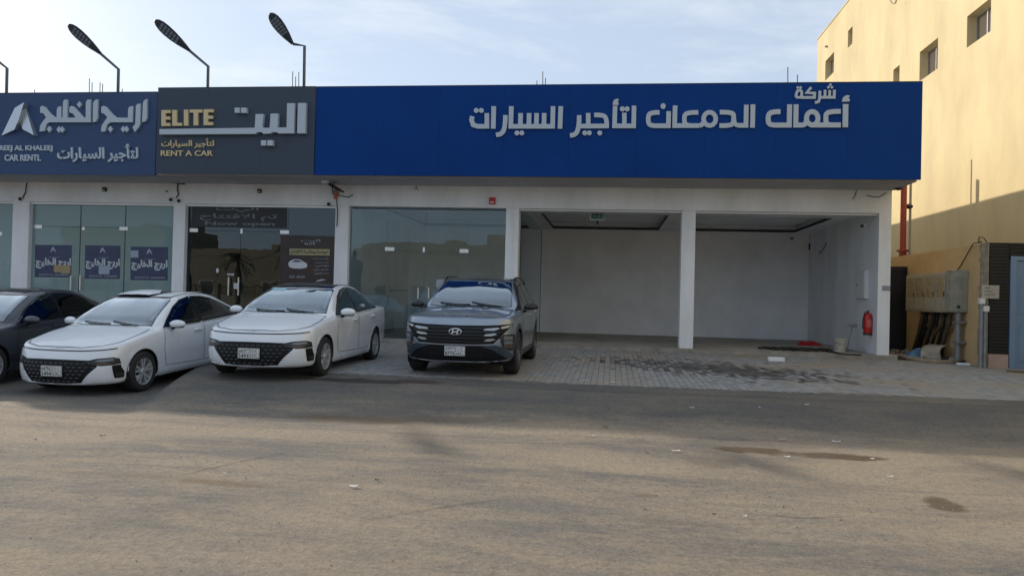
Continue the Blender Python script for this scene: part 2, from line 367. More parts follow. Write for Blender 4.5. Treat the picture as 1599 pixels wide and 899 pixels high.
sp += [(-3.9, 11.0, .9, .22, 0, (.05, .045, .045), .85), (-2.9, 11.15, .45, .16, 0, (.07, .05, .045), .8)]
M_road = ground_mat('sandy_asphalt', (.385, .325, .250), (.215, .200, .182), (.425, .345, .245), sp, .60, .50, True)
M_apron = M_road; _unused = (lambda *a, **k: None)('grey_asphalt_apron', (.185, .170, .152), (.25, .215, .172), (.23, .195, .15), [(-3.9, 11.55, .9, .16, 0, (.05, .045, .045), .8), (-2.9, 11.75, .45, .12, 0, (.07, .05, .045), .8)], .8, .48)
M_joint = mat('paver_joint_sand', (.10, .095, .09), .9, noise=.5, nscale=3, col2=(.028, .026, .026))

def lines(bounds):
    out = []
    for a, b, s in bounds:
        n = max(1, round((b-a)/s)); out += [a+(b-a)*i/n for i in range(n)]
    return out+[bounds[-1][1]]
def sheet(xs, ys, zf, name, m, yf=None):
    mb = MB(); nx = len(xs)
    mb.v = [(x, (yf(x, y) if yf else y), zf(x, (yf(x, y) if yf else y))) for y in ys for x in xs]
    mb.f = [(j*nx+i, j*nx+i+1, (j+1)*nx+i+1, (j+1)*nx+i) for j in range(len(ys)-1) for i in range(nx-1)]
    return struct(mb.build(name, m, smooth=True))
xs = lines([(-900, -60, 120), (-60, -22, 4), (-22, 14, .18), (14, 60, 4), (60, 900, 120)])
ys = lines([(-900, -60, 120), (-60, -2, 4), (-2, 3, .5), (3, 18.4, .14), (18.4, 60, 5), (60, 900, 120)])
sheet(xs, ys, g, 'ground', M_road)
rnd = random.Random(3)
jit = {}
def edge_y(x):
    i = math.floor(x/.25); t = x/.25-i
    for k in (i, i+1):
        if k not in jit: jit[k] = rnd.uniform(-.07, .07)
    return jit[i]*(1-t)+jit[i+1]*t + .18*math.sin(x*.55)+.07*math.sin(x*1.7)
# block pavement: every block proud of a recessed joint
PX0, PX1, PY0, PY1 = -6.0, 9.6, 11.52, 18.05
pvx = lines([(PX0, PX1+6, .2)]); pvy = lines([(PY0-.02, PY1+.2, .2)])
pav = sheet(pvx, pvy, lambda x, y: g(x, y)+.010, 'block_pavement', M_joint)
mb = MB(); nn_ = 140; er = random.Random(5)
for i in range(nn_+1):
    x = -6.3+(16.3)*i/nn_; a_, b_ = er.uniform(-.05, .05), er.uniform(0, .09)+.05*math.sin(x*1.3)**2
    mb.v += [(x, 11.05+a_, g(x, 11.05+a_)+.003), (x, 11.50, g(x, 11.5)+.026), (x, 11.53+b_, g(x, 11.53+b_)+.0285)]
mb.f = [q for i in range(nn_) for q in ((3*i, 3*i+3, 3*i+4, 3*i+1), (3*i+1, 3*i+4, 3*i+5, 3*i+2))]
struct(mb.build('dirt_verge', M_road, smooth=True))
def paver_mat():
    m = bpy.data.materials.new('grey_concrete_block'); m.use_nodes = True; nt = m.node_tree; b = nt.nodes['Principled BSDF']; N = nt.nodes.new; K = nt.links.new
    ge = N('ShaderNodeNewGeometry'); P = ge.outputs['Position']
    def nz_(sc, st=None, det=5):
        v = P
        if st: q = N('ShaderNodeMapping'); q.inputs['Scale'].default_value = st; K(P, q.inputs[0]); v = q.outputs[0]
        n = N('ShaderNodeTexNoise'); n.inputs['Scale'].default_value = sc; n.inputs['Detail'].default_value = det; K(v, n.inputs['Vector']); return n.outputs[0]
    # snapped position -> one tone per block
    sn = N('ShaderNodeVectorMath'); sn.operation = 'SNAP'; sn.inputs[1].default_value = (.1, .2, 9); K(P, sn.inputs[0])
    wn_ = N('ShaderNodeTexWhiteNoise'); K(sn.outputs[0], wn_.inputs['Vector'])
    r = N('ShaderNodeValToRGB'); K(wn_.outputs[0], r.inputs[0]); r.color_ramp.elements[0].color = (.215, .22, .225, 1); r.color_ramp.elements[1].color = (.31, .31, .305, 1)
    def mix(f, a, c, bl='MIX'):
        q = N('ShaderNodeMix'); q.data_type = 'RGBA'; q.blend_type = bl
        if isinstance(f, float): q.inputs[0].default_value = f
        else: K(f, q.inputs[0])
        K(a, q.inputs[6]); q.inputs[7].default_value = (*c, 1); return q.outputs[2]
    def mr(x, a, c):
        q = N('ShaderNodeMapRange'); q.inputs[1].default_value = a; q.inputs[2].default_value = c; K(x, q.inputs[0]); return q.outputs[0]
    col = mix(mr(nz_(.8), .45, .7), r.outputs[0], (.30, .255, .195))
    # wet, oily patch in front of the open unit: soaks block by block
    mq = N('ShaderNodeMapping'); mq.vector_type = 'TEXTURE'; mq.inputs['Location'].default_value = (2.0, 14.6, 0); mq.inputs['Rotation'].default_value = (0, 0, -.50); mq.inputs['Scale'].default_value = (3.1, 1.6, 60); K(P, mq.inputs[0])
    le = N('ShaderNodeVectorMath'); le.operation = 'LENGTH'; K(mq.outputs[0], le.inputs[0])
    sn2 = N('ShaderNodeVectorMath'); sn2.operation = 'SNAP'; sn2.inputs[1].default_value = (.1, .2, 9); K(P, sn2.inputs[0])
    q3 = N('ShaderNodeMapping'); q3.inputs['Scale'].default_value = (5.5, .75, 1); q3.inputs['Rotation'].default_value = (0, 0, .05); K(sn2.outputs[0], q3.inputs[0])
    n3 = N('ShaderNodeTexNoise'); n3.inputs['Scale'].default_value = 2.1; n3.inputs['Detail'].default_value = 4; n3.inputs['Roughness'].default_value = .8; K(q3.outputs[0], n3.inputs['Vector'])
    a = N('ShaderNodeMath'); a.operation = 'MULTIPLY_ADD'; a.inputs[1].default_value = 4.2; K(n3.outputs[0], a.inputs[0]); K(le.outputs['Value'], a.inputs[2])
    wet = mr(a.outputs[0], 2.95, 2.55)
    wv = N('ShaderNodeMath'); wv.operation = 'MULTIPLY_ADD'; wv.inputs[1].default_value = .45; wv.inputs[2].default_value = .60; K(wn_.outputs[0], wv.inputs[0]); wq = N('ShaderNodeMath'); wq.operation = 'MULTIPLY'; K(wet, wq.inputs[0]); K(wv.outputs[0], wq.inputs[1]); col = mix(wq.outputs[0], col, (.045, .042, .042)); K(col, b.inputs['Base Color'])
    rr = N('ShaderNodeMapRange'); rr.inputs[3].default_value = .9; rr.inputs[4].default_value = .55; K(wet, rr.inputs[0]); K(rr.outputs[0], b.inputs['Roughness'])
    bp = N('ShaderNodeBump'); bp.inputs['Strength'].default_value = .4; bp.inputs['Distance'].default_value = .01; K(nz_(70), bp.inputs['Height']); K(bp.outputs[0], b.inputs['Normal'])
    return m
M_paver = paver_mat()
def paver_geo(mb, cx, cy, z, w=.097, d=.197, c=.006, h=.02):
    a, b = w/2, d/2
    vs = [(cx+sx*a, cy+sy*b, z-h) for sx, sy in ((-1, -1), (1, -1), (1, 1), (-1, 1))]+[(cx+sx*a, cy+sy*b, z-c) for sx, sy in ((-1, -1), (1, -1), (1, 1), (-1, 1))]+[(cx+sx*(a-c), cy+sy*(b-c), z) for sx, sy in ((-1, -1), (1, -1), (1, 1), (-1, 1))]
    mb.add(vs, [(8, 9, 10, 11)]+[(i+4, (i+1) % 4+4, (i+1) % 4+8, i+8) for i in range(4)]+[(i, (i+1) % 4, (i+1) % 4+4, i+4) for i in range(4)])
cells = []
j = 0; x = PX0+.05
while x < PX1+5.5:
    y = PY0+.1+(.1 if j % 2 else 0)
    while y < (PY1 if x < PX1-1.6 else 16.9): cells.append((x, y)); y += .2
    if j % 2: cells.append((x, PY0+.05))
    x += .1; j += 1
def inview(x, y):
    px = CX+F_PX*((Vector((x, y, .2))-CAM).dot(rt))/((Vector((x, y, .2))-CAM).dot(fwd)); return px < 1590 and (px > 860 or y < 11.9 and px > 700)
vis = sorted([c for c in cells if inview(*c) and abs(c[1]-PY0-.05) > 1e-6], key=lambda c: c[0]**2+c[1]**2)[:300]; vset = set(vis)
pm = MB(); paver_geo(pm, 0, 0, 0); pmesh = None
for i, (x, y) in enumerate(vis):
    if abs(y-PY0-.05) < 1e-6: continue
    z = g(x, y)+.026+rnd.uniform(-.0015, .0015)
    if pmesh is None: o = pm.build('paving_block', M_paver, pav); pmesh = o.data
    else: o = bpy.data.objects.new('paving_block', pmesh); COL.objects.link(o); o.parent = pav
    o.location = (x, y, z); o.rotation_euler = (rnd.uniform(-.012, .012), rnd.uniform(-.008, .008), rnd.uniform(-.012, .012))
mb = MB()
for (x, y) in cells:
    if (x, y) not in vset: paver_geo(mb, x+rnd.uniform(-.0008, .0008), y, g(x, y)+.026+rnd.uniform(-.0018, .0018), d=.097 if abs(y-PY0-.05) < 1e-6 else .197)
o = mb.build('paving_blocks', M_paver, pav); o['kind'] = 'stuff'

# ------------------------------------------------------------------ the parade of shops
shop = thing('shop_building', 'long white single-storey parade of shop units behind the sign boards', 'building', (-6, D, 0))
COLS = [(-24.9, -24.5), (-20.55, -20.2), (-16.2, -15.7), (-11.5, -11.16), (-7.05, -6.69), (-2.64, -2.31), (1.63, 1.96)]
HZ = 3.73
for a, b in COLS:
    MB().box(a, b, D, D+.36, FZ, HZ, .018).build('column', M_wall, shop, sh=True)
MB().box(-2.49, -2.455, D-.03, D+.002, FZ+.05, 4.2).build('conduit', M_wall, shop, sh=True)
MB().box(6.12, 6.39, D, 36, FZ-.2, 6.42).build('end_wall', M_wall, shop, sh=True)
MB().box(-25, 6.12, D+.003, D+.30, HZ, 6.1).build('lintel_wall', M_wall, shop, sh=True)
MB().box(-25, 6.12, 24.4, 24.68, 0, 6.1).build('back_wall', M_inwall, shop); MB().box(-25, 6.39, 35.7, 36, 0, 6.0).build('rear_wall', M_wall, shop)
for x in (-20.4, -15.95, -11.33, -6.87):
    MB().box(x-.08, x+.08, D+.36, 24.4, FZ, 4.2).build('partition_wall', M_inwall, shop, sh=True)
MB().box(-25, 6.118, D+.3, 24.4, 4.3, 4.5).build('roof_slab', M_inwall, shop)
# floor slab and its kerb
mb = MB(); n = 60
top = []; x0, x1 = -25, 6.52
for i in range(n+1):
    x = x0+(x1-x0)*i/n; f = D-.17+rnd.uniform(-.015, .015)
    top += [(x, f, FZ-.0-.012+rnd.uniform(-.006, .006)), (x, f-.015, FZ-.2), (x, D+.05, FZ-.002)]
mb.v = top
for i in range(n):
    a = i*3; b = a+3; mb.f += [(a, b, b+2, a+2), (a, a+1, b+1, b)]
mb.f += [(n*3, n*3+1, n*3+2)]
mb.build('kerb', M_slab, shop, sh=False)
MB().box(-25, 6.6, D+.05, 24.4, FZ-.3, FZ-.002).build('floor_slab', M_floor, shop)
# soffit of the canopy behind the boards
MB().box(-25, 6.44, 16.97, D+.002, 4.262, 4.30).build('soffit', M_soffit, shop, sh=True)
MB().box(6.40, 6.45, 16.97, D+.1, 4.30, 6.2).build('canopy_end', M_wall, shop, sh=True)
# ceilings with sunk trays
def ceiling(x0, x1, trays):
    z = 3.78; ys0, ys1 = D+.3, 24.4
    c = MB(); t = MB()
    cuts = sorted({x0, x1, *[v for q in trays for v in q[:2]]})
    for a, b in zip(cuts, cuts[1:]):
        tr = [q for q in trays if q[0] <= a+1e-6 and q[1] >= b-1e-6]
        if tr:
            c.box(a, b, ys0, tr[0][2], z, z+.05); c.box(a, b, tr[0][3], ys1, z, z+.05)
        else: c.box(a, b, ys0, ys1, z, z+.05)
    ce = c.build('ceiling', M_inwall, shop, sh=True)
    for a, b, c0, c1 in trays:
        t = MB().box(a-.12, b+.12, c0-.12, c1+.12, z+.2, z+.24)
        for s in ((a-.12, a-.10, c0-.12, c1+.12), (b+.10, b+.12, c0-.12, c1+.12), (a-.1, b+.1, c0-.12, c0-.10), (a-.1, b+.1, c1+.10, c1+.12)): t.box(*s, z+.05, z+.2)
        t.build('ceiling_tray', M_inwall, ce, sh=True)
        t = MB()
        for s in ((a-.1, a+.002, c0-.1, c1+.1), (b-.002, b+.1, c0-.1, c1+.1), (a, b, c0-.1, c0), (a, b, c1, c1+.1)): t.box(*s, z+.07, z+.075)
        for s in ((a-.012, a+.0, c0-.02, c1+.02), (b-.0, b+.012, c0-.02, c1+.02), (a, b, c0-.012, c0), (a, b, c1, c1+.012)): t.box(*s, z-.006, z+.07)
        t.build('cove_shade_line', mat('cove_shadow_gap', (.28, .31, .36), .6), ce, sh=True)  # strips darker than the ceiling, colour stands for shade in the unlit cove
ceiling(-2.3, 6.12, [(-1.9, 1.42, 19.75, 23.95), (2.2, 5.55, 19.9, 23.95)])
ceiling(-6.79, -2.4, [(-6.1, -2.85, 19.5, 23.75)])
ceiling(-11.25, -6.95, []); ceiling(-15.87, -11.41, []); ceiling(-20.3, -16.03, [])
# opening trims (aluminium head channels)
M_headw = mat('head_channel_white', (.86, .87, .88), .4)
M_head = mat('head_channel', (.55, .55, .56), .45, .2)
for a, b in ((-2.31, 1.63), (1.96, 6.12), (-15.7, -11.5), (-11.16, -7.05), (-20.2, -16.2)):
    MB().box(a+.002, b-.002, D+.06, D+.20, HZ-.055, HZ-.004).build('head_channel', M_headw if b < -7 else M_head, shop, sh=True)

# rusty stubs of reinforcement standing on the roof
def rebars(pxs, label):
    t = None
    for (px, y0, y1) in pxs:
        p = atY(px, y1, 18.9); q = atY(px+random.uniform(-1.0, 1.0), y0, 18.9)
        if t is None:
            t = thing('starter_bars', label, 'steel bars', (p.x, 18.9, 6.0))
            MB().box(p.x-.12, p.x+.25, 18.75, 19.05, 5.6, 6.02).build('column_stub', M_soffit, t)
        MB().tube([(p.x, 18.9, 5.9), ((p.x+q.x)/2+.005, 18.9, (6+q.z)/2), (q.x, 18.9, q.z)], .011, 5).build('bar', M_rebar, t)
rebars([(140, 123, 146), (144.5, 129, 146), (156, 129, 146), (161, 131, 146)], 'four rusty reinforcing bars sticking up left of the second roof lamp')
rebars([(457, 112, 136), (462, 120, 136), (467.5, 113, 136)], 'three thin reinforcing bars just left of the rightmost roof lamp')
rebars([(838.5, 126, 135), (848.5, 112, 135), (852, 122, 135)], 'three reinforcing bars above the middle of the long blue sign')
rebars([(1231, 105, 131), (1246, 117, 131)], 'two dark reinforcing bars on the roof near the yellow building')
rebars([(191, 139, 147)], 'single short bar end beside the second roof lamp')
rebars([(53.5, 140, 147)], 'single short bar end above the silver arrow emblem')

# roof lamps
def lamp(pole_px, ytop, hx, hy, tipx, tipy, label):
    Y = 18.15; b = atY(pole_px, 150, Y); p = atY(pole_px+.6, ytop, Y); h = atY(hx, hy, Y-.15); e = atY(tipx, tipy, Y-.55)
    t = thing('roof_lamp', label, 'lamp', (b.x, Y, 6.05), 'street-style lamps leaning over the signs')
    MB().tube([(b.x, Y, 6.0), (p.x, Y, p.z), (h.x, h.y, h.z)], .038, 10).build('pole', M_pole, t, True)
    d = (e-h); Ln = d.length; d.normalize(); side = d.cross(Vector((0, -.75, -.65))).normalized(); nrm = side.cross(d).normalized()
    if nrm.z > 0: nrm = -nrm
    mb = MB(); K = 20; ring = []
    prof = [(0, .045), (.05, .055), (.12, .075), (.3, .125), (.5, .160), (.68, .170), (.82, .155), (.92, .115), (.98, .06), (1, .015)]
    vs = []; m = 14
    for u, wd in prof:
        c = h+d*(Ln*u); th = .055*min(1, wd/.08)
        for k in range(m):
            a = 2*math.pi*k/m; vs.append(c+side*(wd*math.cos(a))+nrm*(th*math.sin(a)*(1 if math.sin(a) < 0 else .45)))
    mb.add(vs, [(i*m+k, i*m+(k+1) % m, (i+1)*m+(k+1) % m, (i+1)*m+k) for i in range(len(prof)-1) for k in range(m)]+[tuple(range(m)), tuple(range(len(vs)-1, len(vs)-m-1, -1))])
    mb.build('lamp_head', M_lamp, t, True)
    for i in range(6):
        u = .36+.088*i; wd = .085+.035*math.sin(math.pi*(u-.2)); c = h+d*(Ln*u)+nrm*.030; q = MB()
        for s in (-1, 1):
            cc = c+side*(s*wd*.5)
            vs = [cc+d*(a*Ln*.030)+side*(b2*wd*.42)+nrm*e2 for e2 in (-.012, .004) for a, b2 in ((-1, -1), (1, -1), (1, 1), (-1, 1))]
            q.add(vs, [(0, 1, 2, 3), (7, 6, 5, 4), (0, 1, 5, 4), (1, 2, 6, 5), (2, 3, 7, 6), (3, 0, 4, 7)])
        q.build('led_lens', M_led, t)
lamp(475, 72, 457, 69, 421, 21, 'dark roof lamp standing furthest right, above the ELITE board')
lamp(324.5, 104, 296, 79.5, 241.5, 32, 'dark roof lamp second from the right, above the gold ELITE letters')
lamp(184.5, 108.5, 157.5, 84.5, 106, 39, 'dark roof lamp above the steel-blue board with white lettering')
lamp(10.5, 107, -8, 92, -60, 50, 'roof lamp cut off by the left edge of the photo')

# ------------------------------------------------------------------ sign boards
YS = 16.8
def panels(t, x0, x1, n, z0, z1, y, m):
    wd = (x1-x0)/n
    MB().box(x0+.02, x1-.02, y+.03, 16.97, z0+.02, z1-.02).build('box_frame', M_dark, t, sh=True)
    for i in range(n):
        MB().box(x0+wd*i+.0012, x0+wd*(i+1)-.0012, y, y+.04, z0, z1).build('panel', m, t, sh=True)
    MB().box(x0, x1, y-.004, 16.99, z1+.001, z1+.018).build('top_trim', M_dark, t, sh=True)
s1 = thing('sign_board', 'long royal-blue fascia sign with white Arabic lettering across three units', 'sign', (-.3, YS, 4.28))
panels(s1, -7.035, 6.46, 9, 4.28, 6.36, YS, M_blue)
s2 = thing('sign_board', 'dark slate sign board reading ELITE in gold with white Arabic lettering', 'sign', (-9, YS, 4.28))
panels(s2, -11.07, -7.045, 3, 4.285, 6.36, YS-.02, M_slate)
s3 = thing('sign_board', 'steel-blue sign board with silver arrow emblem and CAR RENTL lettering', 'sign', (-14, YS, 4.28))
panels(s3, -19.4, -11.14, 4, 4.25, 6.285, YS+.06, M_lblue)

def reg(ox, oy, sc, Y):
    return lambda u, v: atY(ox+u/sc, oy+v/sc, Y)
def word(name, polys, mp_, depth, parent, m=M_letter, n=None):
    poly_solid(polys, mp_, depth, name, m, parent)
dp = .045
# --- big blue sign
m5, m6, m7, m8 = reg(720, 150, 8.883, YS), reg(880, 145, 8.883, YS), reg(1000, 145, 8.416, YS), reg(1180, 125, 9.994, YS)
def W(pts, w_, sm=0, closed=False):
    return stroke(smoothpts(pts, sm, closed) if sm else pts, w_, closed)
LT = 'letter'
word(LT, W([(160, 288), (149, 340), (172, 408), (235, 427), (362, 427), (361, 245)], 63, 0), m5, dp, s1)
for c in ((214, 208), (284, 208)): word('letter_dot', [circ(*c, 34)], m5, dp, s1)
word(LT, W([(456, 150), (449, 460)], 63), m5, dp, s1)
word(LT, W([(618, 272), (616, 360), (600, 480), (555, 535), (488, 547)], 62, 2), m5, dp, s1)
word(LT, W([(700, 150), (692, 427), (1272, 427), (1277, 150)], 63)+W([(828, 245), (824, 427)], 63)+W([(947, 245), (942, 427)], 63)+W([(1050, 245), (1045, 427)], 63)+W([(1155, 245), (1150, 427)], 63), m5, dp, s1)
word(LT, W([(1384, 150), (1373, 460)], 64), m5, dp, s1)
for c in ((778, 519), (845, 519)): word('letter_dot', [circ(*c, 34)], m5, dp, s1)
word(LT, W([(218, 318), (216, 430), (195, 545), (150, 590), (90, 598)], 63, 2)+W([(216, 469), (596, 467)], 63)+W([(343, 288), (343, 469)], 62)+W([(425, 315), (500, 315), (580, 330), (600, 420), (598, 497)], 62, 2), m6, dp, s1)
for c in ((295, 563), (358, 563), (503, 563)): word('letter_dot', [circ(*c, 34)], m6, dp, s1)
word(LT, W([(715, 188), (706, 466), (972, 466), (977, 188)], 63)+W([(843, 285), (843, 466)], 62), m6, dp, s1)
word('letter_mark', [[(683, 178), (683, 146), (692, 120), (710, 102), (735, 93), (762, 92), (762, 122), (738, 128), (762, 140), (762, 178)]], m6, dp, s1)
for c in ((815, 231), (881, 231)): word('letter_dot', [circ(*c, 35)], m6, dp, s1)
word(LT, W([(250, 265), (180, 266), (105, 275), (100, 355), (105, 430), (190, 440), (366, 440), (370, 250)], 60, 0)[:0]+W(smoothpts([(250, 265), (170, 266), (102, 290), (102, 420), (170, 440), (240, 440)], 2)+[(366, 440), (370, 250)], 60), m7, dp, s1)
word('letter_dot', [circ(297, 182, 33, 38)], m7, dp, s1)
word(LT, W([(455, 175), (447, 438), (770, 438)], 60)+W([(758, 265), (665, 266), (578, 285), (574, 370), (585, 420), (650, 438)], 58, 2)+W([(770, 438), (810, 425), (835, 380)], 60, 1)+W(circ(907, 350, 80, 87, 20), 58, 0, True), m7, dp, s1)
word(LT, W(smoothpts([(1040, 262), (1140, 262), (1222, 280), (1222, 350), (1215, 420), (1140, 438), (1035, 438)], 2), 60)+W([(1224, 345), (1235, 420), (1290, 435)], 56, 2)+W([(1280, 435), (1383, 435), (1388, 165)], 60), m7, dp, s1)
word(LT, W([(1475, 160), (1468, 465)], 62), m7, dp, s1)
word(LT, W(smoothpts([(380, 502), (290, 503), (190, 530), (188, 690), (270, 712), (330, 712)], 2)+[(518, 712), (524, 390)], 76), m8, dp, s1)
word(LT, W([(625, 390), (618, 712), (730, 712)], 76)+W([(720, 712), (765, 700), (785, 640)], 74, 1)+W(circ(875, 605, 90, 103, 20), 74, 0, True)+W([(850, 710), (1320, 710)], 76)+W([(1320, 498), (1210, 499), (1090, 520), (1086, 620), (1095, 700), (1180, 710)], 74, 2), m8, dp, s1)
word(LT, W([(1396, 385), (1390, 745)], 84), m8, dp, s1)
word('letter_mark', [[(1342, 350), (1344, 312), (1362, 275), (1395, 252), (1455, 247), (1455, 274), (1428, 290), (1458, 302), (1456, 345)]], m8, dp, s1)
word(LT, W([(625, 278), (628, 225), (648, 178), (690, 165), (712, 185), (714, 278), (625, 278)], 40)+W([(700, 280), (912, 280), (916, 212), (790, 205), (862, 122)], 42), m8, .03, s1)
word(LT, W([(998, 175), (992, 300), (975, 345), (920, 360)], 42)+W([(1000, 277), (1220, 277), (1224, 160)], 42)+W([(1078, 160), (1076, 277)], 40)+W([(1150, 165), (1148, 277)], 40), m8, .03, s1)
for c in ((652, 125), (696, 125), (1160, 82), (1130, 120), (1184, 120)): word('letter_dot', [circ(*c, 21, n=12)], m8, .03, s1)
# --- slate sign
YE = YS-.02; m2, m1 = reg(340, 150, 8.99, YE), reg(225, 150, 8.99, YE)
word(LT, [[(-785, 552), (-785, 478), (540, 460), (612, 470), (612, 505), (550, 545)], [(548, 460), (558, 268), (670, 268), (652, 440), (662, 470), (640, 520), (590, 520), (545, 500)],
          [(600, 470), (640, 462), (760, 460), (790, 470), (820, 500), (765, 540), (670, 543), (612, 503)], [(755, 462), (768, 262), (875, 262), (865, 440), (850, 520), (770, 520)],
          [(815, 470), (880, 457), (992, 455), (998, 118), (1105, 118), (1095, 537), (880, 539), (820, 500)]], m2, .10, s2)
word(LT, [[(1150, 115), (1262, 113), (1252, 537), (1138, 537)]], m2, .10, s2)
for q in ((265, 180, 335, 250), (356, 180, 430, 252), (633, 635, 705, 707), (724, 633, 800, 707)):
    word('letter_dot', [[(q[0], q[1]), (q[2], q[1]), (q[2], q[3]), (q[0], q[3])]], m2, .10, s2)
def rc(a, b, c, d_): return [(a, b), (c, b), (c, d_), (a, d_)]
for polys in ([rc(262, 207, 320, 430), rc(310, 207, 390, 250), rc(310, 297, 385, 340), rc(310, 387, 385, 430)], [rc(415, 205, 478, 427), rc(470, 385, 550, 427)], [rc(577, 202, 638, 424)],
              [rc(658, 200, 835, 243), rc(713, 240, 775, 421)], [rc(853, 197, 915, 418), rc(905, 195, 990, 238), rc(905, 286, 982, 328), rc(905, 375, 982, 418)]):
    word(LT, polys, m1, .06, s2, M_gold)
text_quad('RENT A CAR', rectq(243, 768, 973, 845), m1, .03, 'lettering', M_gold, s2, .018)
text_quad(arabic('لتأجير السيارات'), rectq(252, 598, 988, 735), m1, .03, 'lettering', M_gold, s2, .022)
# --- steel-blue sign
YB = YS+.06; m3, m4 = reg(0, 145, 7.492, YB), reg(120, 145, 7.492, YB)
for q in ([(780, 352), (790, 130), (805, 95), (838, 80), (838, 300), (820, 340)], [(700, 370), (708, 160), (725, 140), (762, 133), (758, 370), (740, 410), (695, 465), (668, 410)], [(205, 352), (208, 130), (228, 95), (262, 83), (262, 300), (240, 345)]):
    word(LT, [q], m4, .06, s3)
word(LT, [[(618, 200), (630, 172), (675, 162), (668, 352), (410, 352), (370, 380), (350, 460), (300, 462), (310, 390), (350, 330), (375, 295), (340, 255), (303, 242), (303, 175), (330, 160), (360, 170), (430, 250), (485, 297), (615, 300)]], m4, .06, s3)
word(LT, [[(1079, 85), (1079, 352), (590, 352), (560, 380), (540, 455), (482, 460), (490, 390), (530, 330), (560, 297), (530, 250), (490, 240), (490, 175), (515, 160), (545, 170), (610, 250), (665, 290), (682, 297), (685, 200), (700, 172), (735, 165),
           (735, 297), (752, 297), (758, 110), (775, 90), (808, 88), (808, 300), (905, 297), (870, 250), (832, 240), (832, 180), (855, 160), (885, 170), (950, 240), (1000, 295), (1022, 297), (1024, 115), (1040, 92)]], m3, .06, s3)
def dia(cx, cy, a=27, b=38): return [(cx-a, cy), (cx, cy-b), (cx+a, cy), (cx, cy+b)]
for c in ((408, 432), (558, 432), (597, 432)): word('letter_dot', [dia(*c)], m4, .06, s3)
for c in ((595, 432), (708, 437), (745, 437), (945, 146)): word('letter_dot', [dia(*c)], m3, .06, s3)
text_quad('AREEJ AL KHALEEJ', rectq(-62, 618, 622, 695), m3, .03, 'lettering', M_letter, s3, .03)
text_quad('CAR RENTL', rectq(62, 725, 485, 800), m3, .03, 'lettering', M_letter, s3, .03)
text_quad(arabic('لتأجير السيارات'), rectq(680, 602, 1624, 815), m3, .04, 'lettering', M_letter, s3, .028)
# arrow emblem: folded steel, ridge proud of the board
def fold(pts, name):
    P = [reg(0, 145, 7.492, YB-d)(u, v) for u, v, d in pts]; mb = MB(); c = len(P)
    bk = [Vector((p.x, YB, p.z)) for p in P]
    mb.v = [tuple(p) for p in P]+[tuple(p) for p in bk]; mb.f = [tuple(range(c))]+[(i, (i+1) % c, (i+1) % c+c, i+c) for i in range(c)]
    mb.build(name, M_logo, s3)
fold([(280, 113, .16), (172, 178, .05), (18, 502, .02), (168, 430, .12), (215, 322, .15)], 'emblem_blade')
fold([(280, 113, .02), (217, 320, .02), (262, 425, .10), (394, 496, .16)], 'emblem_blade')
# ------------------------------------------------------------------ glass shop fronts
YG = D+.13
def fx(px, py=420, Y=YG): return atY(px, py, Y).x
def fz(px, py, Y=YG): return atY(px, py, Y).z
M_steelb = mat('polished_handle', (.75, .72, .66), .4, .5)
def shopfront(label, x0, x1, splits, m, doors, transom, fit, handles, edge_m=None):
    """splits: seam x list; doors: indices of bays that are doors below the transom"""
    t = thing('glass_shopfront', label, 'shop window', ((x0+x1)/2, YG, FZ))
    xs_ = [x0+.004]+splits+[x1-.004]; leaf = {}
    for i, (a, b) in enumerate(zip(xs_, xs_[1:])):
        zt = HZ-.06
        if i in doors:
            MB().box(a+.004, b-.004, YG, YG+.012, transom+.004, zt).build('glass_pane', m, t, sh=True)
            leaf[i] = MB().box(a+.005, b-.005, YG, YG+.012, FZ+.012, transom-.004).build('glass_door', m, t, sh=True)
        else: MB().box(a+.004, b-.004, YG, YG+.012, FZ+.004, zt).build('glass_pane', m, t, sh=True)
    if edge_m:
        for s in splits: MB().box(s-.010, s+.010, YG-.006, YG+.018, FZ, HZ-.06).build('mullion', edge_m, t, sh=True)
    for (a, b, zz, h) in fit: MB().box(a, b, YG-.014, YG+.026, zz-h/2, zz+h/2, .006).build('patch_fitting', M_steel, t, sh=True)
    for (i, x, za, zb) in handles:
        h = MB().cyl((x, YG-.07, za), (x, YG-.07, zb), .019, n=10)
        h.cyl((x, YG-.07, za+.1), (x, YG, za+.1), .012, n=8).cyl((x, YG-.07, zb-.1), (x, YG, zb-.1), .012, n=8)
        h.build('handle', M_steelb, leaf[i], True, sh=True, auto=True)
    return t
zb_ = lambda px, py: fz(px, py)-TL*fx(px, py)
# far left (cut off by the frame)
sfA = shopfront('pale film-covered glass shopfront cut off by the left edge of the photo', -20.2, -16.2, [-18.6, -17.3], M_glassf, (1,), 2.85, [(-16.95, -16.6, 2.85, .1)], [])
sfB = shopfront('pale green film-covered glass shopfront with three navy posters', -15.7, -11.5, [fx(124.5, 400), fx(194.5, 400)], M_glassf, (0, 1), zb_(160, 355),
   [(fx(51), fx(64), zb_(58, 354), .10), (fx(126.5), fx(131), zb_(129, 357), .09), (fx(185), fx(198), zb_(191, 357), .10)],
   [(0, fx(114), zb_(114, 453), zb_(114, 430)), (1, fx(128.5), zb_(128, 453), zb_(128, 430))], M_dark)
sfC = shopfront('dark tinted glass shopfront with the Now open banner', -11.16, -7.05, [fx(297, 400), fx(375, 400), fx(449, 400)], M_glassd, (1, 2), zb_(375, 361),
   [(fx(294.5), fx(307.5), zb_(301, 359.5), .10), (fx(374), fx(377.5), zb_(376, 361), .13), (fx(436), fx(450), zb_(443, 362.5), .10)],
   [(1, fx(359.5), zb_(359, 461), zb_(359, 433)), (2, fx(374.5+.5), zb_(374, 461), zb_(374, 433))])
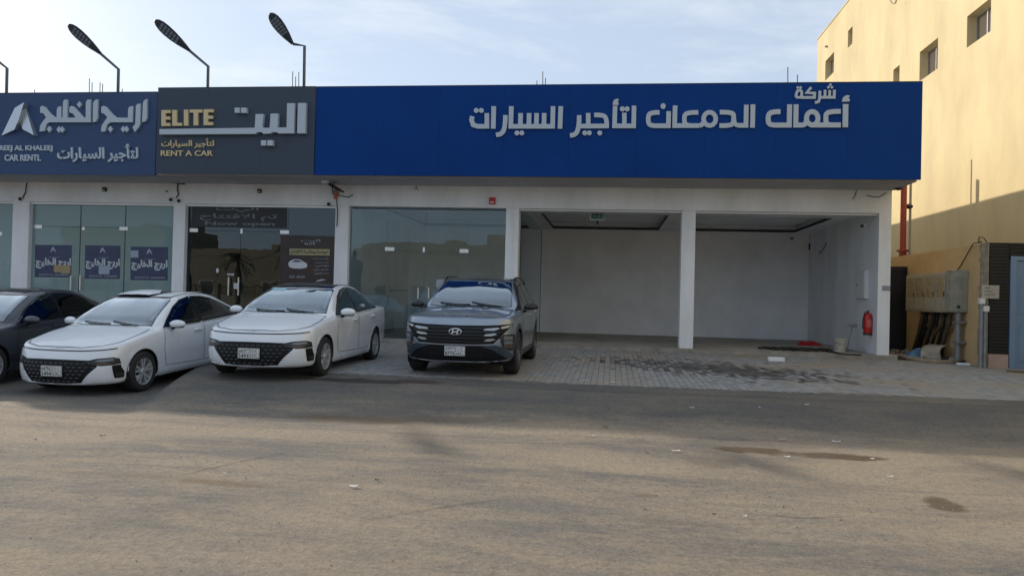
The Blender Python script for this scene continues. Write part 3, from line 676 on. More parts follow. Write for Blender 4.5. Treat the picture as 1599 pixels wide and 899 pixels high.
sfD = shopfront('clear glass shopfront of the empty unit under the blue sign', -6.69, -2.64, [fx(604, 400), fx(664, 400), fx(729, 400)], M_glass, (1, 2), zb_(664, 390),
   [(fx(600.5), fx(615), zb_(607, 389), .10), (fx(659.5), fx(663), zb_(661, 390), .13), (fx(717), fx(731), zb_(724, 392), .10)],
   [(1, fx(655), zb_(655, 466), zb_(655, 449)), (2, fx(671.5), zb_(671, 466), zb_(671, 449))])
gp_ = thing('glass_partition', 'greenish glass side panel just inside the open unit beside the grey car', 'glass panel', (-2.3, 20, FZ))
MB().box(-2.300, -2.288, D+.36, 24.0, FZ+.005, 3.74).build('glass_pane', M_gside, gp_, sh=True)
MB().box(-2.31, -2.28, 24.0, 24.03, FZ+.005, 3.74).build('edge_channel', M_dark, gp_, sh=True)
MB().box(-2.395, -2.32, D+.36, 24.4, FZ, 4.2).build('partition_wall', M_inwall, shop, sh=True)

M_printb = mat('poster_print_bright', (.52, .57, .62), .6)
# posters on the glass
def fq(px, py, o=0.): return atY(px, py, YG-.004-o)
def sheetpx(t, q, o, name, m):
    P = [fq(*c, o) for c in q]; P2 = [p+Vector((0, .002, 0)) for p in P]; mb = MB(); mb.v = [tuple(p) for p in P+P2]
    mb.f = [(0, 1, 2, 3), (7, 6, 5, 4)]+[(i, (i+1) % 4, (i+1) % 4+4, i+4) for i in range(4)]; return mb.build(name, m, t)
def tpx(t, body, q, o, m, bold=0.0, name='printed_text'):
    return text_quad(body, q, lambda u, v: fq(u, v, o), .0012, name, m, t, bold)
for i, (x0, y0, x1, y1, lab) in enumerate([(55, 382, 112, 432.5, 'navy poster on the left pane, with an ochre sticker over its corner'), (133, 382.8, 188, 434.7, 'navy poster on the middle door, with a pale notice taped below its title'),
        (204.3, 385, 262.6, 437, 'navy poster on the right pane, with a white notice over its left edge')]):
    c = fq((x0+x1)/2, y1); t = thing('poster', lab, 'poster', (c.x, c.y, c.z), 'navy posters on the film-covered glass')
    sheetpx(t, [(x0, y0), (x1, y0+.8), (x1-.8, y1+.8), (x0-.8, y1)], 0, 'poster_sheet', M_navy)
    w_ = x1-x0; cx_ = (x0+x1)/2
    tpx(t, arabic('اريج الخليج'), rectq(x0+1.0, y0+20.5, x1-1.0, y0+37, .012), .003, M_printb, .045)
    tpx(t, arabic('لتأجير السيارات'), rectq(cx_-9, y0+17.5, cx_+9, y0+20.5, .012), .003, M_print)
    tpx(t, '0504777174 - 0544480484', rectq(x0+6, y1-5.2, x1-5, y1-2.4, .012), .003, M_print)
    for k, q in enumerate([[(cx_, y0+3), (cx_-2.4, y0+5), (cx_-5, y0+12), (cx_-1.6, y0+10), (cx_-.6, y0+7)], [(cx_, y0+3), (cx_-.5, y0+7.4), (cx_+1, y0+9.5), (cx_+5, y0+12.5)]]):
        poly_solid([q], lambda u, v: fq(u, v, .003), .0012, 'printed_emblem', M_print, t)
def notice(q, m, lab, name='notice', deco=None):
    c = fq(*q[3]); t = thing(name, lab, 'notice', (c.x, c.y, c.z)); sheetpx(t, q, .006, 'paper_sheet', m)
    x0, y0 = q[0]; x1, y1 = q[2]
    for k in range(4):
        yy = y0+(y1-y0)*(.2+.2*k); sheetpx(t, [(x0+1.2, yy), (x1-1.2-(k % 2)*2, yy), (x1-1.2-(k % 2)*2, yy+.5), (x0+1.2, yy+.5)], .0095, 'printed_line', M_print)
    return t
M_noteb = mat('notice_pale_blue', (.36, .42, .52), .8); M_stick = mat('sticker_ochre', (.36, .27, .10), .7)
notice([(154, 415), (171, 415), (171, 428), (154, 428)], M_noteb, 'pale blue notice taped over the middle navy poster')
notice([(204, 391), (216, 391), (216, 402), (204, 402)], M_noteb, 'pale notice taped over the left edge of the right navy poster')
notice([(84, 414), (95, 414), (95, 425), (84, 425)], M_stick, 'ochre sticker on the lower right of the left navy poster')
notice([(95, 414), (110, 414), (110, 427), (95, 427)], M_stick, 'larger ochre sticker at the corner of the left navy poster')
t = thing('window_lettering', 'faint outline lettering on the leftmost pane at the photo edge', 'lettering', tuple(fq(8, 425)))
tpx(t, arabic('لتأجير'), rectq(-8, 402, 14, 414), 0, M_print); tpx(t, 'RENT', rectq(-8, 417, 14, 424), 0, M_print)
# banner and offer poster of the dark shop
t = thing('banner', 'dark Now open banner across the top of the tinted glass', 'banner', tuple(fq(375, 356)))
sheetpx(t, [(300, 320), (448, 322), (448, 356.5), (300, 354)], 0, 'banner_sheet', M_banner)
tpx(t, arabic('اليـــــت').replace('ـ', ''), rectq(337, 322, 404, 331, .01), .003, M_bprint, .02)
tpx(t, arabic('تم الافتتاح'), rectq(312, 333, 433, 344, .012), .003, M_bprint, .02)
tpx(t, 'Now open', rectq(320, 345.5, 429, 353, .01), .003, M_bprint, .03)
t = thing('poster', 'tall dark brown offer poster with a white car picture on the tinted glass', 'poster', tuple(fq(488, 443)))
sheetpx(t, [(438, 367), (524, 369), (523, 446), (437, 443)], 0, 'poster_sheet', M_poster2)
sheetpx(t, [(452, 388), (515, 389), (515, 399), (452, 398)], .003, 'khaki_strip', M_tan)
tpx(t, arabic('عروضنا بمناسبة الافتتاح'), rectq(454, 389.5, 513, 397.5, .01), .006, M_banner, .02)
tpx(t, arabic('اليت'), rectq(470, 373, 500, 378, .01), .003, M_print)
tpx(t, 'ELITE', rectq(476, 379, 492, 382, .01), .003, M_print, .02)
for k in range(5): tpx(t, arabic(['خصم كبير', 'تأجير السيارات', 'يومي', 'شهري', 'سنوي'][k]), rectq(488+2*k % 5, 402+5.8*k, 513, 405.3+5.8*k, .01), .003, M_print)
car_sil = [(450, 412), (452, 408), (456, 406), (460, 404.5), (468, 405), (473, 408), (479, 411), (480, 415), (478, 418), (470, 419.5), (458, 419), (452, 417)]
poly_solid([car_sil], lambda u, v: fq(u, v, .003), .0012, 'printed_car', M_paper, t)
poly_solid([[(456, 409), (461, 405.8), (467, 406.3), (471, 409)]], lambda u, v: fq(u, v, .006), .0012, 'printed_windscreen', M_navy, t)
tpx(t, '0555 148 000', rectq(452, 430, 476, 434, .01), .003, M_print)
sheetpx(t, [(492, 440.5), (496, 437), (503, 435.5), (510, 437), (515, 441)][:4], .003, 'printed_car', M_print)
notice([(355, 427), (365, 427), (365, 430), (355, 430)], M_paper, 'small white strip sticker above the door handles of the dark shop')
notice([(365, 442), (371, 442), (371, 451), (365, 451)], M_paper, 'white keypad-sized card between the two steel handles')
notice([(337.5, 419), (341.5, 419), (341.5, 425.5), (337.5, 425.5)], M_paper, 'tiny white sticker on the left door of the dark shop')
notice([(681.5, 436.5), (700, 436.5), (699.5, 449), (681, 449)], M_noteb, 'blank pale sheet on the clear glass above the grey car')

# ---- wall fixtures
def yw(px, py, Y=D-.002): return atY(px, py, Y)
def bellbox(px, py, s, m, lab, grp=None):
    c = yw(px, py); t = thing('alarm_box', lab, 'alarm box', (c.x, D, c.z-s/2), grp)
    MB().box(c.x-s*.45, c.x+s*.45, D-.07, D-.001, c.z-s/2, c.z+s/2, .01).build('housing', m, t)
    MB().box(c.x-s*.25, c.x+s*.25, D-.075, D-.07, c.z-s*.32, c.z-s*.12).build('label_plate', M_white, t)
bellbox(769, 314, .17, M_red, 'bright red fire alarm box above the empty glass unit')
bellbox(406, 298.5, .11, mat('maroon_box', (.10, .03, .035), .6), 'small maroon box on the wall above the dark shop')
bellbox(164.5, 296, .11, M_dark, 'small dark box on the wall above the film-covered shop')
def camera_dome(px, py, lab, grp='small dome cameras at the column heads'):
    c = yw(px, py); t = thing('dome_camera', lab, 'camera', (c.x, D, c.z), grp)
    MB().cyl((c.x, D, c.z), (c.x, D-.05, c.z), .055, n=14).build('base_ring', M_white, t, True, auto=True)
    MB().ell((c.x, D-.06, c.z-.02), (.045, .05, .045)).build('dome', M_dark, t, True)
camera_dome(34, 310, 'dark dome camera at the head of the leftmost column')
camera_dome(268.5, 311, 'left one of two dark dome cameras between film-covered and dark shops')
camera_dome(281, 313, 'right one of two dark dome cameras between film-covered and dark shops')
camera_dome(514.5, 318, 'dark dome camera left of the orange conduit at the blue sign corner')
def wires(name, lab, paths, m=M_cable, r=.008):
    p0 = yw(*paths[0][0]); t = thing(name, lab, 'wires', (p0.x, D, p0.z))
    for p in paths: MB().tube([tuple(yw(u, v, D-.012-.015*((i*7) % 3))) for i, (u, v) in enumerate(p)], r, 5).build('wire', m, t, True)
wires('loose_wires', 'dark bracket and wires hanging under the slate sign by the film-covered shop', [[(266, 285), (289, 287.5)], [(278, 287), (277, 297), (279, 303), (275, 309)], [(259, 299), (262, 298.6)]], r=.016)
wires('loose_wires', 'loose dark wire at the head of the leftmost column', [[(42, 285), (40.5, 292), (40, 300), (37, 306), (35, 310)]], r=.014)
wires('loose_wires', 'dark wires hanging at the seam between the slate and blue signs', [[(519, 285), (519, 296), (520, 304)], [(516, 287), (517, 292)], [(523, 292), (528, 305), (544, 308), (551, 304)]], r=.012)
wires('loose_wires', 'short curl of wire on the lintel above the glass unit', [[(648, 287), (650, 292), (646, 296)], [(650, 292), (653, 297)]], r=.008)
wires('loose_wires', 'thin dark wires dangling from the right end of the lintel', [[(1338, 297), (1336, 303), (1334, 308), (1331, 311)], [(1353, 305), (1362, 307), (1372, 308), (1384, 301)]], r=.009)
# floodlight under the canopy at the sign seam
c = atY(511, 283, 17.6); t = thing('floodlight', 'white floodlight on a bracket under the seam of the slate and blue signs', 'floodlight', tuple(c))
MB().box(c.x-.12, c.x+.05, 17.5, 17.68, c.z-.06, c.z+.03, .01).build('housing', M_white, t)
MB().add([(c.x+.02, 17.55, c.z-.02), (c.x+.32, 17.7, c.z-.20), (c.x+.30, 17.75, c.z-.24), (c.x-.02, 17.6, c.z-.07), (c.x+.02, 17.9, c.z-.02), (c.x+.32, 17.95, c.z-.20), (c.x+.30, 17.98, c.z-.24), (c.x-.02, 17.9, c.z-.07)],
         [(0, 1, 2, 3), (4, 5, 6, 7), (0, 1, 5, 4), (1, 2, 6, 5), (2, 3, 7, 6), (3, 0, 4, 7)]).build('bracket', M_dark, t)
MB().tube([(c.x+.1, 17.8, c.z-.05), (c.x+.1, 17.8, 4.3)], .015).build('stem', M_dark, t)
c = yw(525.5, 305); t = thing('conduit_stub', 'short orange conduit sleeve on the corner column of the dark shop', 'pipe', tuple(c))
MB().cyl((c.x, D-.06, c.z-.10), (c.x, D-.06, c.z+.13), .045, n=10).build('sleeve', mat('orange_conduit', (.50, .12, .05), .6), t, True, auto=True)
MB().box(c.x-.07, c.x+.07, D-.11, D-.004, c.z+.06, c.z+.09).build('clip', M_grey, t)
MB().tube([(c.x+.02, D-.05, c.z-.1), (c.x+.05, D-.03, c.z-.4), (c.x+.04, D-.02, c.z-.8)], .012).build('tail_wire', M_cable, t)
# exit sign in the open unit
a, b = atY(922, 332.5, D+.5), atY(944.5, 343.5, D+.5)
t = thing('exit_sign', 'dark green exit sign hanging at the top of the open unit', 'sign', ((a.x+b.x)/2, D+.5, b.z))
MB().box(a.x, b.x, D+.5, D+.53, b.z, a.z, .004).build('border', M_head, t)
MB().box(a.x+.02, b.x-.02, D+.492, D+.499, b.z+.02, a.z-.02).build('face', mat('exit_green', (.01, .07, .05), .4), t)
for k, q in enumerate([[(925, 337.5), (929, 335), (929, 337), (932, 337), (932, 338.6), (929, 338.6), (929, 340.5)], [(934, 335), (937, 335), (936, 338), (937.5, 341), (935.8, 341), (935, 339), (933.5, 341), (932.8, 340)], [(939, 334.5), (942.5, 334.5), (942.5, 341.5), (939, 341.5)]]):
    poly_solid([q], lambda u, v: atY(u, v, D+.491), .002, 'pictogram', mat('exit_pale', (.10, .24, .20), .5), t)
MB().tube([((a.x+b.x)/2, D+.515, a.z), ((a.x+b.x)/2, D+.515, 3.78)], .01).build('hanger', M_grey, t)
MB().ell(((a.x+b.x)/2+.0, D+.515, b.z-.06), (.03, .03, .05)).build('pull_switch', M_dark, t, True)

# inside the right-hand open unit, along its side wall (x = 6.12)
XW = 6.119
def side(px, py, o=0): return atX(px, py, XW-o)
a, b = side(1343, 423.5), side(1356, 466.5)
t = thing('electrical_panel', 'white flush electrical panel on the side wall of the open unit', 'panel box', (XW, (a.y+b.y)/2, b.z))
MB().box(XW-.09, XW+.0, b.y, a.y, b.z, a.z, .01).build('cabinet', M_white, t)
MB().box(XW-.1, XW-.09, b.y+.03, a.y-.03, b.z+.03, a.z-.03, .004).build('door', M_white, t)
MB().box(XW-.105, XW-.1, a.y-.10, a.y-.07, (a.z+b.z)/2-.03, (a.z+b.z)/2+.03).build('latch', M_dark, t)
def extinguisher(x, y, z, h, lab, loc='wall'):
    t = thing('fire_extinguisher', lab, 'fire extinguisher', (x, y, z)); r = h*.155
    MB().lathe([(.001, 0), (r*.93, .004), (r, .03), (r, h*.74), (r*.9, h*.80), (r*.55, h*.86), (r*.3, h*.88), (r*.3, h*.92), (.001, h*.92)], (x, y, z), n=24).build('cylinder', M_red, t, True, auto=True)
    MB().lathe([(r*1.03, .0), (r*1.03, h*.09)], (x, y, z), n=24).build('base_ring', M_dark, t, True)
    MB().box(x-.018, x+.018, y-.06, y+.03, z+h*.92, z+h*.95, .003).box(x-.012, x+.012, y-.09, y+.0, z+h*.97, z+h*.985, .002).build('valve_lever', M_dark, t)
    MB().tube([(x, y-.02, z+h*.93), (x-r*.9, y-.05, z+h*.90), (x-r*1.25, y-.02, z+h*.6), (x-r*1.2, y, z+h*.25)], .012).build('hose', M_dark, t, True)
    MB().box(x-r*.55, x+r*.55, y-r-.004, y-r*.8, z+h*.32, z+h*.62).build('label_band', mat('extinguisher_label', (.55, .12, .10), .5), t)
q = side(1354.5, 523, .1); extinguisher(q.x, q.y, q.z, .60, 'red fire extinguisher hung on the side wall of the open unit')
q = atY(294.8, 445, D+.5); extinguisher(q.x+.05, q.y, q.z-.1, .60, 'red fire extinguisher behind the dark shop glass beside its left edge')
q = side(1358, 352); t = thing('security_camera', 'white bullet camera at the top of the open unit side wall', 'camera', tuple(q))
MB().cyl((q.x-.02, q.y, q.z), (q.x-.22, q.y-.18, q.z-.03), .045, n=14).build('body', M_white, t, True, auto=True)
MB().cyl((q.x-.215, q.y-.176, q.z-.03), (q.x-.24, q.y-.20, q.z-.034), .038, n=14).build('lens_hood', M_dark, t, True, auto=True)
MB().box(q.x-.03, q.x+.0, q.y-.05, q.y+.05, q.z-.05, q.z+.06, .006).build('bracket', M_white, t)
for px, py, lab in [(1276, 508, 'pale socket box low on the side wall nearest the back corner'), (1306, 511, 'pale socket box halfway along the side wall, behind the bucket'), (1339, 501, 'pale socket box beside the red extinguisher')]:
    q = side(px, py); t = thing('wall_socket', lab, 'socket', tuple(q), 'socket boxes on the open unit side wall')
    MB().box(q.x-.015, q.x-.001, q.y-.05, q.y+.05, q.z-.05, q.z+.05, .003).build('plate', M_inwall, t); MB().box(q.x-.018, q.x-.014, q.y-.02, q.y+.02, q.z-.02, q.z+.02).build('socket_hole', M_grey, t)
q = side(1264.5, 385); t = thing('cable_opening', 'black slot with a cable near the back corner of the side wall', 'opening', tuple(q))
MB().box(q.x-.02, q.x-.001, q.y-.06, q.y+.06, q.z-.1, q.z+.1).build('slot_box', M_black, t)
t = thing('loose_wires', 'two wire loops hanging from the side wall under the ceiling', 'wires', tuple(side(1285, 390)))
MB().tube([tuple(side(*p, .03)) for p in [(1290, 378), (1289, 383), (1284, 391), (1280, 395), (1278, 392)]], .010, 5).build('wire', M_cable, t, True)
q = atY(1237, 372, 24.3); t = thing('smoke_detector', 'small dark detector on the back wall under the ceiling', 'detector', tuple(q))
MB().cyl((q.x, 24.40, q.z), (q.x, 24.33, q.z), .05, n=12).build('housing', M_grey, t, True, auto=True)
q = atY(1051, 328, 18.6)
for px, py in ((1190, 349), (1088, 352)): pass
# bucket with a tool, red cloth, dark hose, foam block
q = atZ(1311, 549, FZ); bx_, by_ = q.x, q.y
t = thing('bucket', 'stained pale plastic bucket at the side wall of the open unit', 'bucket', (bx_, by_, FZ))
MB().lathe([(.001, 0), (.12, 0), (.155, .30), (.165, .305), (.165, .32), (.150, .32), (.115, .02), (.001, .02)], (bx_, by_, FZ), n=22).build('pail', M_bucket, t, True, auto=True)
MB().tube([(bx_-.16, by_, FZ+.3), (bx_-.10, by_-.14, FZ+.22), (bx_, by_-.18, FZ+.18), (bx_+.10, by_-.14, FZ+.22), (bx_+.16, by_, FZ+.3)], .005).build('handle', M_grey, t, True)
t = thing('trowel_float', 'long-handled scraper leaning out of the pale bucket', 'tool', (bx_+.2, by_, FZ))
p0 = Vector((bx_+.15, by_-.05, FZ+.01)); p1 = Vector((bx_+.30, by_+.05, FZ+.62))
MB().tube([tuple(p0), tuple(p1)], .014).build('handle', M_grey, t, True); MB().bev(p1.x-.10, p1.x+.10, p1.y-.02, p1.y+.02, p1.z-.02, p1.z+.05, .006).build('head', M_grey, t)
q = atZ(1262, 539, FZ); mb = MB(); n = 14; hh = {}
for jj in range(8):
    for ii in range(n):
        u, v = ii/(n-1), jj/7; hgt = max(0, math.sin(math.pi*u)*math.sin(math.pi*v))**.5*(.07+.17*(1-u)**1.5+.05*math.sin(9*u+4*v))
        mb.v.append((q.x-.28+.68*u, q.y-.12+.35*v, FZ+.003+hgt*.8))
mb.f = [(jj*n+ii, jj*n+ii+1, (jj+1)*n+ii+1, (jj+1)*n+ii) for jj in range(7) for ii in range(n-1)]
tag(base(mb.build('red_cloth', M_red, smooth=True), (q.x, q.y, FZ)), 'crumpled red cloth heap in the back corner of the open unit', 'cloth')
pts = []
c0 = atZ(1240, 547, FZ)
for k in range(60):
    a_ = k*.33; rr = .55-.004*k; pts.append((c0.x+rr*1.6*math.cos(a_)+.05*math.sin(k*1.7), c0.y+rr*.55*math.sin(a_), FZ+.02+.02*(k % 3)))
pts += [tuple(atZ(px, py, FZ+.015)) for px, py in ((1290, 548), (1320, 553), (1345, 554))]
tag(base(MB().tube(pts, .018, 6).build('hose_coil', M_cable, smooth=True), (c0.x, c0.y, FZ)), 'dark hose coiled on the floor at the edge of the open unit', 'hose')
q = atZ(1212, 562, .33); t = MB().bev(-.17, .17, -.06, .06, 0, .09, .012).build('foam_block', M_foam); t.location = (q.x, q.y, g(q.x, q.y)+.026); t.rotation_euler = (0, 0, -.06)
tag(t, 'white foam block lying on the paving by the step of the open unit', 'foam block')
q = atY(1383.5, 450, D-.003); t = thing('wall_notice', 'small grey notice pasted on the white end column', 'notice', tuple(q))
MB().box(q.x-.09, q.x+.09, D-.005, D-.001, q.z-.06, q.z+.06).build('paper_sheet', mat('notice_lilac', (.34, .35, .44), .8), t)
for k in range(4): MB().box(q.x-.075, q.x+.07-.02*(k % 2), D-.007, D-.0055, q.z+.035-.025*k, q.z+.043-.025*k).build('printed_line', M_grey, t)

# ------------------------------------------------------------------ right-hand side: alley, ochre wall, black cladding, yellow building
XO = 7.85
zt = 2.93
ow = thing('compound_wall', 'ochre rendered boundary wall running back beside the shops', 'wall', (XO+.1, 19, .2))
Yc = atX(1541, 574, XO).y
MB().box(XO, XO+.25, Yc+.30, 27, 0, zt).build('wall_face', M_orange, ow)
MB().box(XO-.012, atY(1544.5, 480, Yc).x-.012, Yc+.002, Yc+.30, 0, zt+.015, .012).build('bare_edge', M_raw, ow)
mb = MB()
for k in range(26):
    zz = .35+k*.1; mb.bev(XO-.02, XO+.02, Yc+.27+rnd.uniform(0, .05), Yc+.33+rnd.uniform(0, .09), zz, zz+.09, .01)
o = mb.build('broken_render', M_raw, ow); o['kind'] = 'stuff'
gt = thing('alley_gate', 'black sheet gate in the gap between shop and ochre wall', 'gate', (7.1, 21.2, .3))
MB().box(6.40, XO-.002, 21.2, 21.26, .32, 2.62).build('gate_leaf', M_black, gt)
for x in (6.42, 7.1, XO-.06): MB().box(x, x+.05, 21.17, 21.2, .32, 2.62).build('gate_post', M_black, gt)
for z in (.5, 1.5, 2.5): MB().box(6.40, XO-.01, 21.18, 21.2, z, z+.05).build('gate_rail', M_black, gt)
q = atY(1393, 446, 18.9); t = thing('switch_box', 'narrow pale box on the outer side of the white end wall', 'box', (6.39, 18.9, q.z))
MB().bev(6.391, 6.46, 18.8, 18.98, q.z-.17, q.z+.17, .008).build('housing', M_white, t); MB().box(6.46, 6.464, 18.83, 18.95, q.z-.1, q.z+.1).build('cover', M_grey, t)
# front wall with black slats, blue door
YK = Yc; xk0 = atY(1544.5, 480, Yc).x; xd = atY(1577, 480, YK).x
fw = thing('street_wall', 'street wall clad in black horizontal slats with a pink stone base', 'wall', (9, YK, .2))
MB().box(xk0, xd-.02, YK+.03, YK+.25, .1, zt).build('wall_core', M_black, fw)
zb2 = atY(1560, 553, YK).z
k = 0; z = zb2+.01
while z < zt:
    MB().box(xk0+.002, xd-.025, YK, YK+.028, z, min(z+.062, zt+.01), .006).build('slat', M_clad, fw); z += .070
MB().box(xk0-.01, xd-.02, YK-.02, YK+.03, .1, zb2, .006).build('stone_base', M_pink, fw)
zd = atY(1590, 400, YK).z
MB().box(xd-.02, 14, YK+.03, YK+.25, zd, zt).build('wall_core', M_black, fw)
z = zd+.01
while z < zt: MB().box(xd-.02, 14, YK, YK+.028, z, min(z+.062, zt+.01), .006).build('slat', M_clad, fw); z += .070
dr = thing('steel_door', 'pale blue steel gate door at the right edge of the photo', 'door', (xd+1, YK, .25))
MB().box(xd, xd+.12, YK-.015, YK+.1, .24, zd, .008).build('frame', M_bluedoor, dr)
MB().box(xd+.124, xd+3.3, YK+.02, YK+.08, .26, zd-.09, .004).build('door_leaf', M_bluedoor, dr)
MB().box(xd+.0, xd+3.4, YK-.014, YK+.1, zd-.088, zd-.001, .004).build('frame_head', M_bluedoor, dr)
for (a, b) in ((.35, 1.25), (1.35, 2.2)): MB().box(xd+.2, xd+1.5, YK+.01, YK+.02, a+.1, b, .008).build('raised_panel', M_bluedoor, dr)
MB().box(xd+.0, xd+3.4, YK-.35, YK-.02, .16, .255, .01).build('threshold', M_raw, dr)
q = atY(1533, 455, YK-.02); a = atY(1533, 445, YK-.05); b = atY(1560, 466.5, YK-.05)
t = thing('house_plate', 'grey metal plate on the corner of the black cladding', 'plate', (a.x, YK-.05, b.z))
MB().box(a.x, b.x, YK-.06, YK-.03, b.z, a.z, .004).build('plate', mat('plate_grey', (.42, .42, .44), .35, .6, noise=.2, nscale=20), t)
for kk in range(3): MB().box(a.x+.05, b.x-.08-.05*kk, YK-.064, YK-.0605, b.z+.07+.07*kk, b.z+.10+.07*kk).build('engraved_line', M_grey, t)
MB().box(a.x+.05, b.x-.05, YK-.03, YK+.0, b.z+.1, b.z+.15).build('mount', M_grey, t)
# conduits at the corner
for i, (px, lab, y0, y1) in enumerate([(1531, 'thick grey conduit rising at the corner of the ochre wall', 470, 572), (1537.5, 'thinner grey conduit with a white cap beside the thick one', 482, 573)]):
    p = atY(px, y1, YK-.06-.03*i); q = atY(px, y0, YK-.06-.03*i)
    t = thing('conduit', lab, 'pipe', (p.x, p.y, p.z)); MB().cyl((p.x, p.y, .24), (p.x, p.y, q.z), .045-.012*i, n=12).build('pipe', M_grey, t, True, auto=True)
    MB().bev(p.x-.055, p.x+.055, p.y-.05, p.y+.05, q.z-.06, q.z+.06, .01).build('cap_box', M_white, t)
# meter cabinet
M_beige2 = mat('meter_side_box', (.30, .29, .24), .6, noise=.25, nscale=6)
a, b = atX(1415, 430, XO-.32), atX(1479, 425, XO-.32); lo = atX(1479, 488, XO-.32)
mc = thing('meter_cabinet', 'weathered beige electricity meter cabinet on the ochre wall', 'cabinet', (XO-.16, (a.y+b.y)/2, lo.z))
y0_, y1_ = b.y, a.y; z0_, z1_ = lo.z, b.z
MB().box(XO-.32, XO-.003, y0_, y1_, z0_, z1_, .012).build('cabinet_body', M_beige, mc)
nb = 4
for k in range(nb):
    ya = y0_+.06+(y1_-y0_-.1)*k/nb; yb = ya+(y1_-y0_-.1)/nb-.04
    dd = MB().box(XO-.34, XO-.322, ya, yb, z0_+.04, z1_-.04, .004).build('cabinet_door', M_beige, mc)
    for r_ in range(2):
        for c_ in range(3):
            yy = ya+.08+(yb-ya-.12)*c_/3; zz = z0_+.55+.34*r_ if z1_-z0_ > 1.1 else z0_+.35+.25*r_
            MB().box(XO-.346, XO-.341, yy, yy+.10, zz, zz+.22).build('meter_window', mat('meter_window_ochre', (.42, .31, .17), .4, noise=.6, nscale=16), dd)
    MB().box(XO-.35, XO-.341, ya+.02, ya+.05, (z0_+z1_)/2-.1, (z0_+z1_)/2+.02).build('latch', M_dark, dd)
MB().box(XO-.36, XO-.003, y0_-.30, y0_-.02, z0_+.02, z1_+.04, .012).build('side_box', M_beige2, mc)
MB().cyl((XO-.20, y0_-.305, z0_+.14), (XO-.20, y0_-.32, z0_+.14), .035, n=12).build('knockout', M_dark, mc)
t = thing('cable_bundle', 'bundle of black supply cables dropping from the meter cabinet to the ground', 'cables', (XO-.15, (y0_+y1_)/2, .3))
for k in range(11):
    ya = y0_+.15+(y1_-y0_-.6)*k/10*.9; yb = y0_+.9+.14*k+rnd.uniform(-.2, .2)
    MB().tube(
      [(XO-.17, ya, z0_+.01), (XO-.18+rnd.uniform(-.05, .05), ya+rnd.uniform(-.08, .08), z0_-.25), (XO-.12, (ya+yb)/2+rnd.uniform(-.1, .1), z0_-.5), (XO-.14, yb, .32)], .034 if k % 3 else .05, 6).build('cable', M_cable if k % 3 else mat('brown_cable_sleeve', (.09, .065, .04), .7), t, True)
t = thing('drop_conduit', 'grey conduit below the right end of the meter cabinet', 'pipe', (XO-.12, y0_-.2, .3))
MB().cyl((XO-.13, y0_-.16, .25), (XO-.13, y0_-.16, z0_+.02), .07, n=12).build('pipe', M_grey, t, True, auto=True)
for z in (.75, 1.2): MB().bev(XO-.22, XO-.003, y0_-.28, y0_-.05, z, z+.05, .006).build('clamp', M_grey, t)
wp = [tuple(atX(*p, XO-.03)) for p in ((1541, 378), (1536, 371), (1529, 370), (1528, 377), (1533, 378), (1520, 380), (1514, 390), (1500, 415), (1486, 432), (1478, 460))]
tag(base(MB().tube(wp, .011, 5).build('overhead_wire', M_cable, smooth=True), wp[0]), 'dark wire looping off the wall corner down to the meter cabinet', 'wires')
# rubble bed, tarpaulin, warped board
kb = thing('planter_kerb', 'low mortar kerb with rubble at the foot of the ochre wall', 'kerb', (XO-.6, 19.5, .27))
path = [atZ(1392, 552, .36), atZ(1420, 561, .34), atZ(1452, 567, .32), atZ(1497, 566, .34), atZ(1500, 561, .34)]
pp = smoothpts([(p.x, p.y) for p in path], 2)
MB().tube([(x, y, g(x, y)+.05) for x, y in pp], [.065+.012*math.sin(i*2.1) for i in range(len(pp))], 7).build('kerb_run', M_kerbearth, kb, True)
bed = MB(); n = 12; ys_ = [Yc+.9+(21.1-Yc-.9)*i/n for i in range(n+1)]
def kerb_x(y):
    best = min(pp, key=lambda p: abs(p[1]-y)); return best[0]
for y in ys_: bed.v += [(kerb_x(y), y, g(7, y)+.03), (XO, y, g(7, y)+.10)]
bed.f = [(2*i, 2*i+1, 2*i+3, 2*i+2) for i in range(n)]; bed.build('earth_bed', M_kerbearth, kb, True)
def stone(mb, x, y, z, r, rg):
    bm = bmesh.new(); bmesh.ops.create_icosphere(bm, subdivisions=1, radius=r)
    for v in bm.verts: v.co *= rg.uniform(.7, 1.2); v.co.z *= .6
    bm.verts.index_update(); mb.add([(v.co.x+x, v.co.y+y, v.co.z+z) for v in bm.verts], [[v.index for v in f.verts] for f in bm.faces]); bm.free()
for k in range(26):
    y = rnd.uniform(Yc+1.2, 20.8); kx = kerb_x(y)+.05; x = rnd.uniform(kx, XO-.05); r = rnd.uniform(.035, .10)
    mb = MB(); stone(mb, x, y, g(7, y)+.06+r*.4, r, rnd); mb.build('rubble', M_rock, kb)
q = atZ(1440, 556, .36); mb = MB(); n = 12
for jj in range(9):
    for ii in range(n):
        u, v = ii/(n-1), jj/8; h = (max(0, math.sin(math.pi*u)*math.sin(math.pi*v))**.6)*(.20+.05*math.sin(7*u+5*v)+.04*math.sin(13*v-3*u))
        mb.v.append((q.x-.40+.75*u, q.y-.25+.6*v, .33+h))
mb.f = [(jj*n+ii, jj*n+ii+1, (jj+1)*n+ii+1, (jj+1)*n+ii) for jj in range(8) for ii in range(n-1)]
tag(base(mb.build('tarpaulin_heap', M_bag, smooth=True), (q.x, q.y, .33)), 'crumpled blue and grey tarpaulin on the rubble by the ochre wall', 'tarpaulin')
q0, q1, q2, q3_ = atZ(1438, 559, .36), atZ(1470, 561, .36), atX(1478, 539, XO-.2), atX(1452, 537, XO-.15)
mb = MB(); n = 10
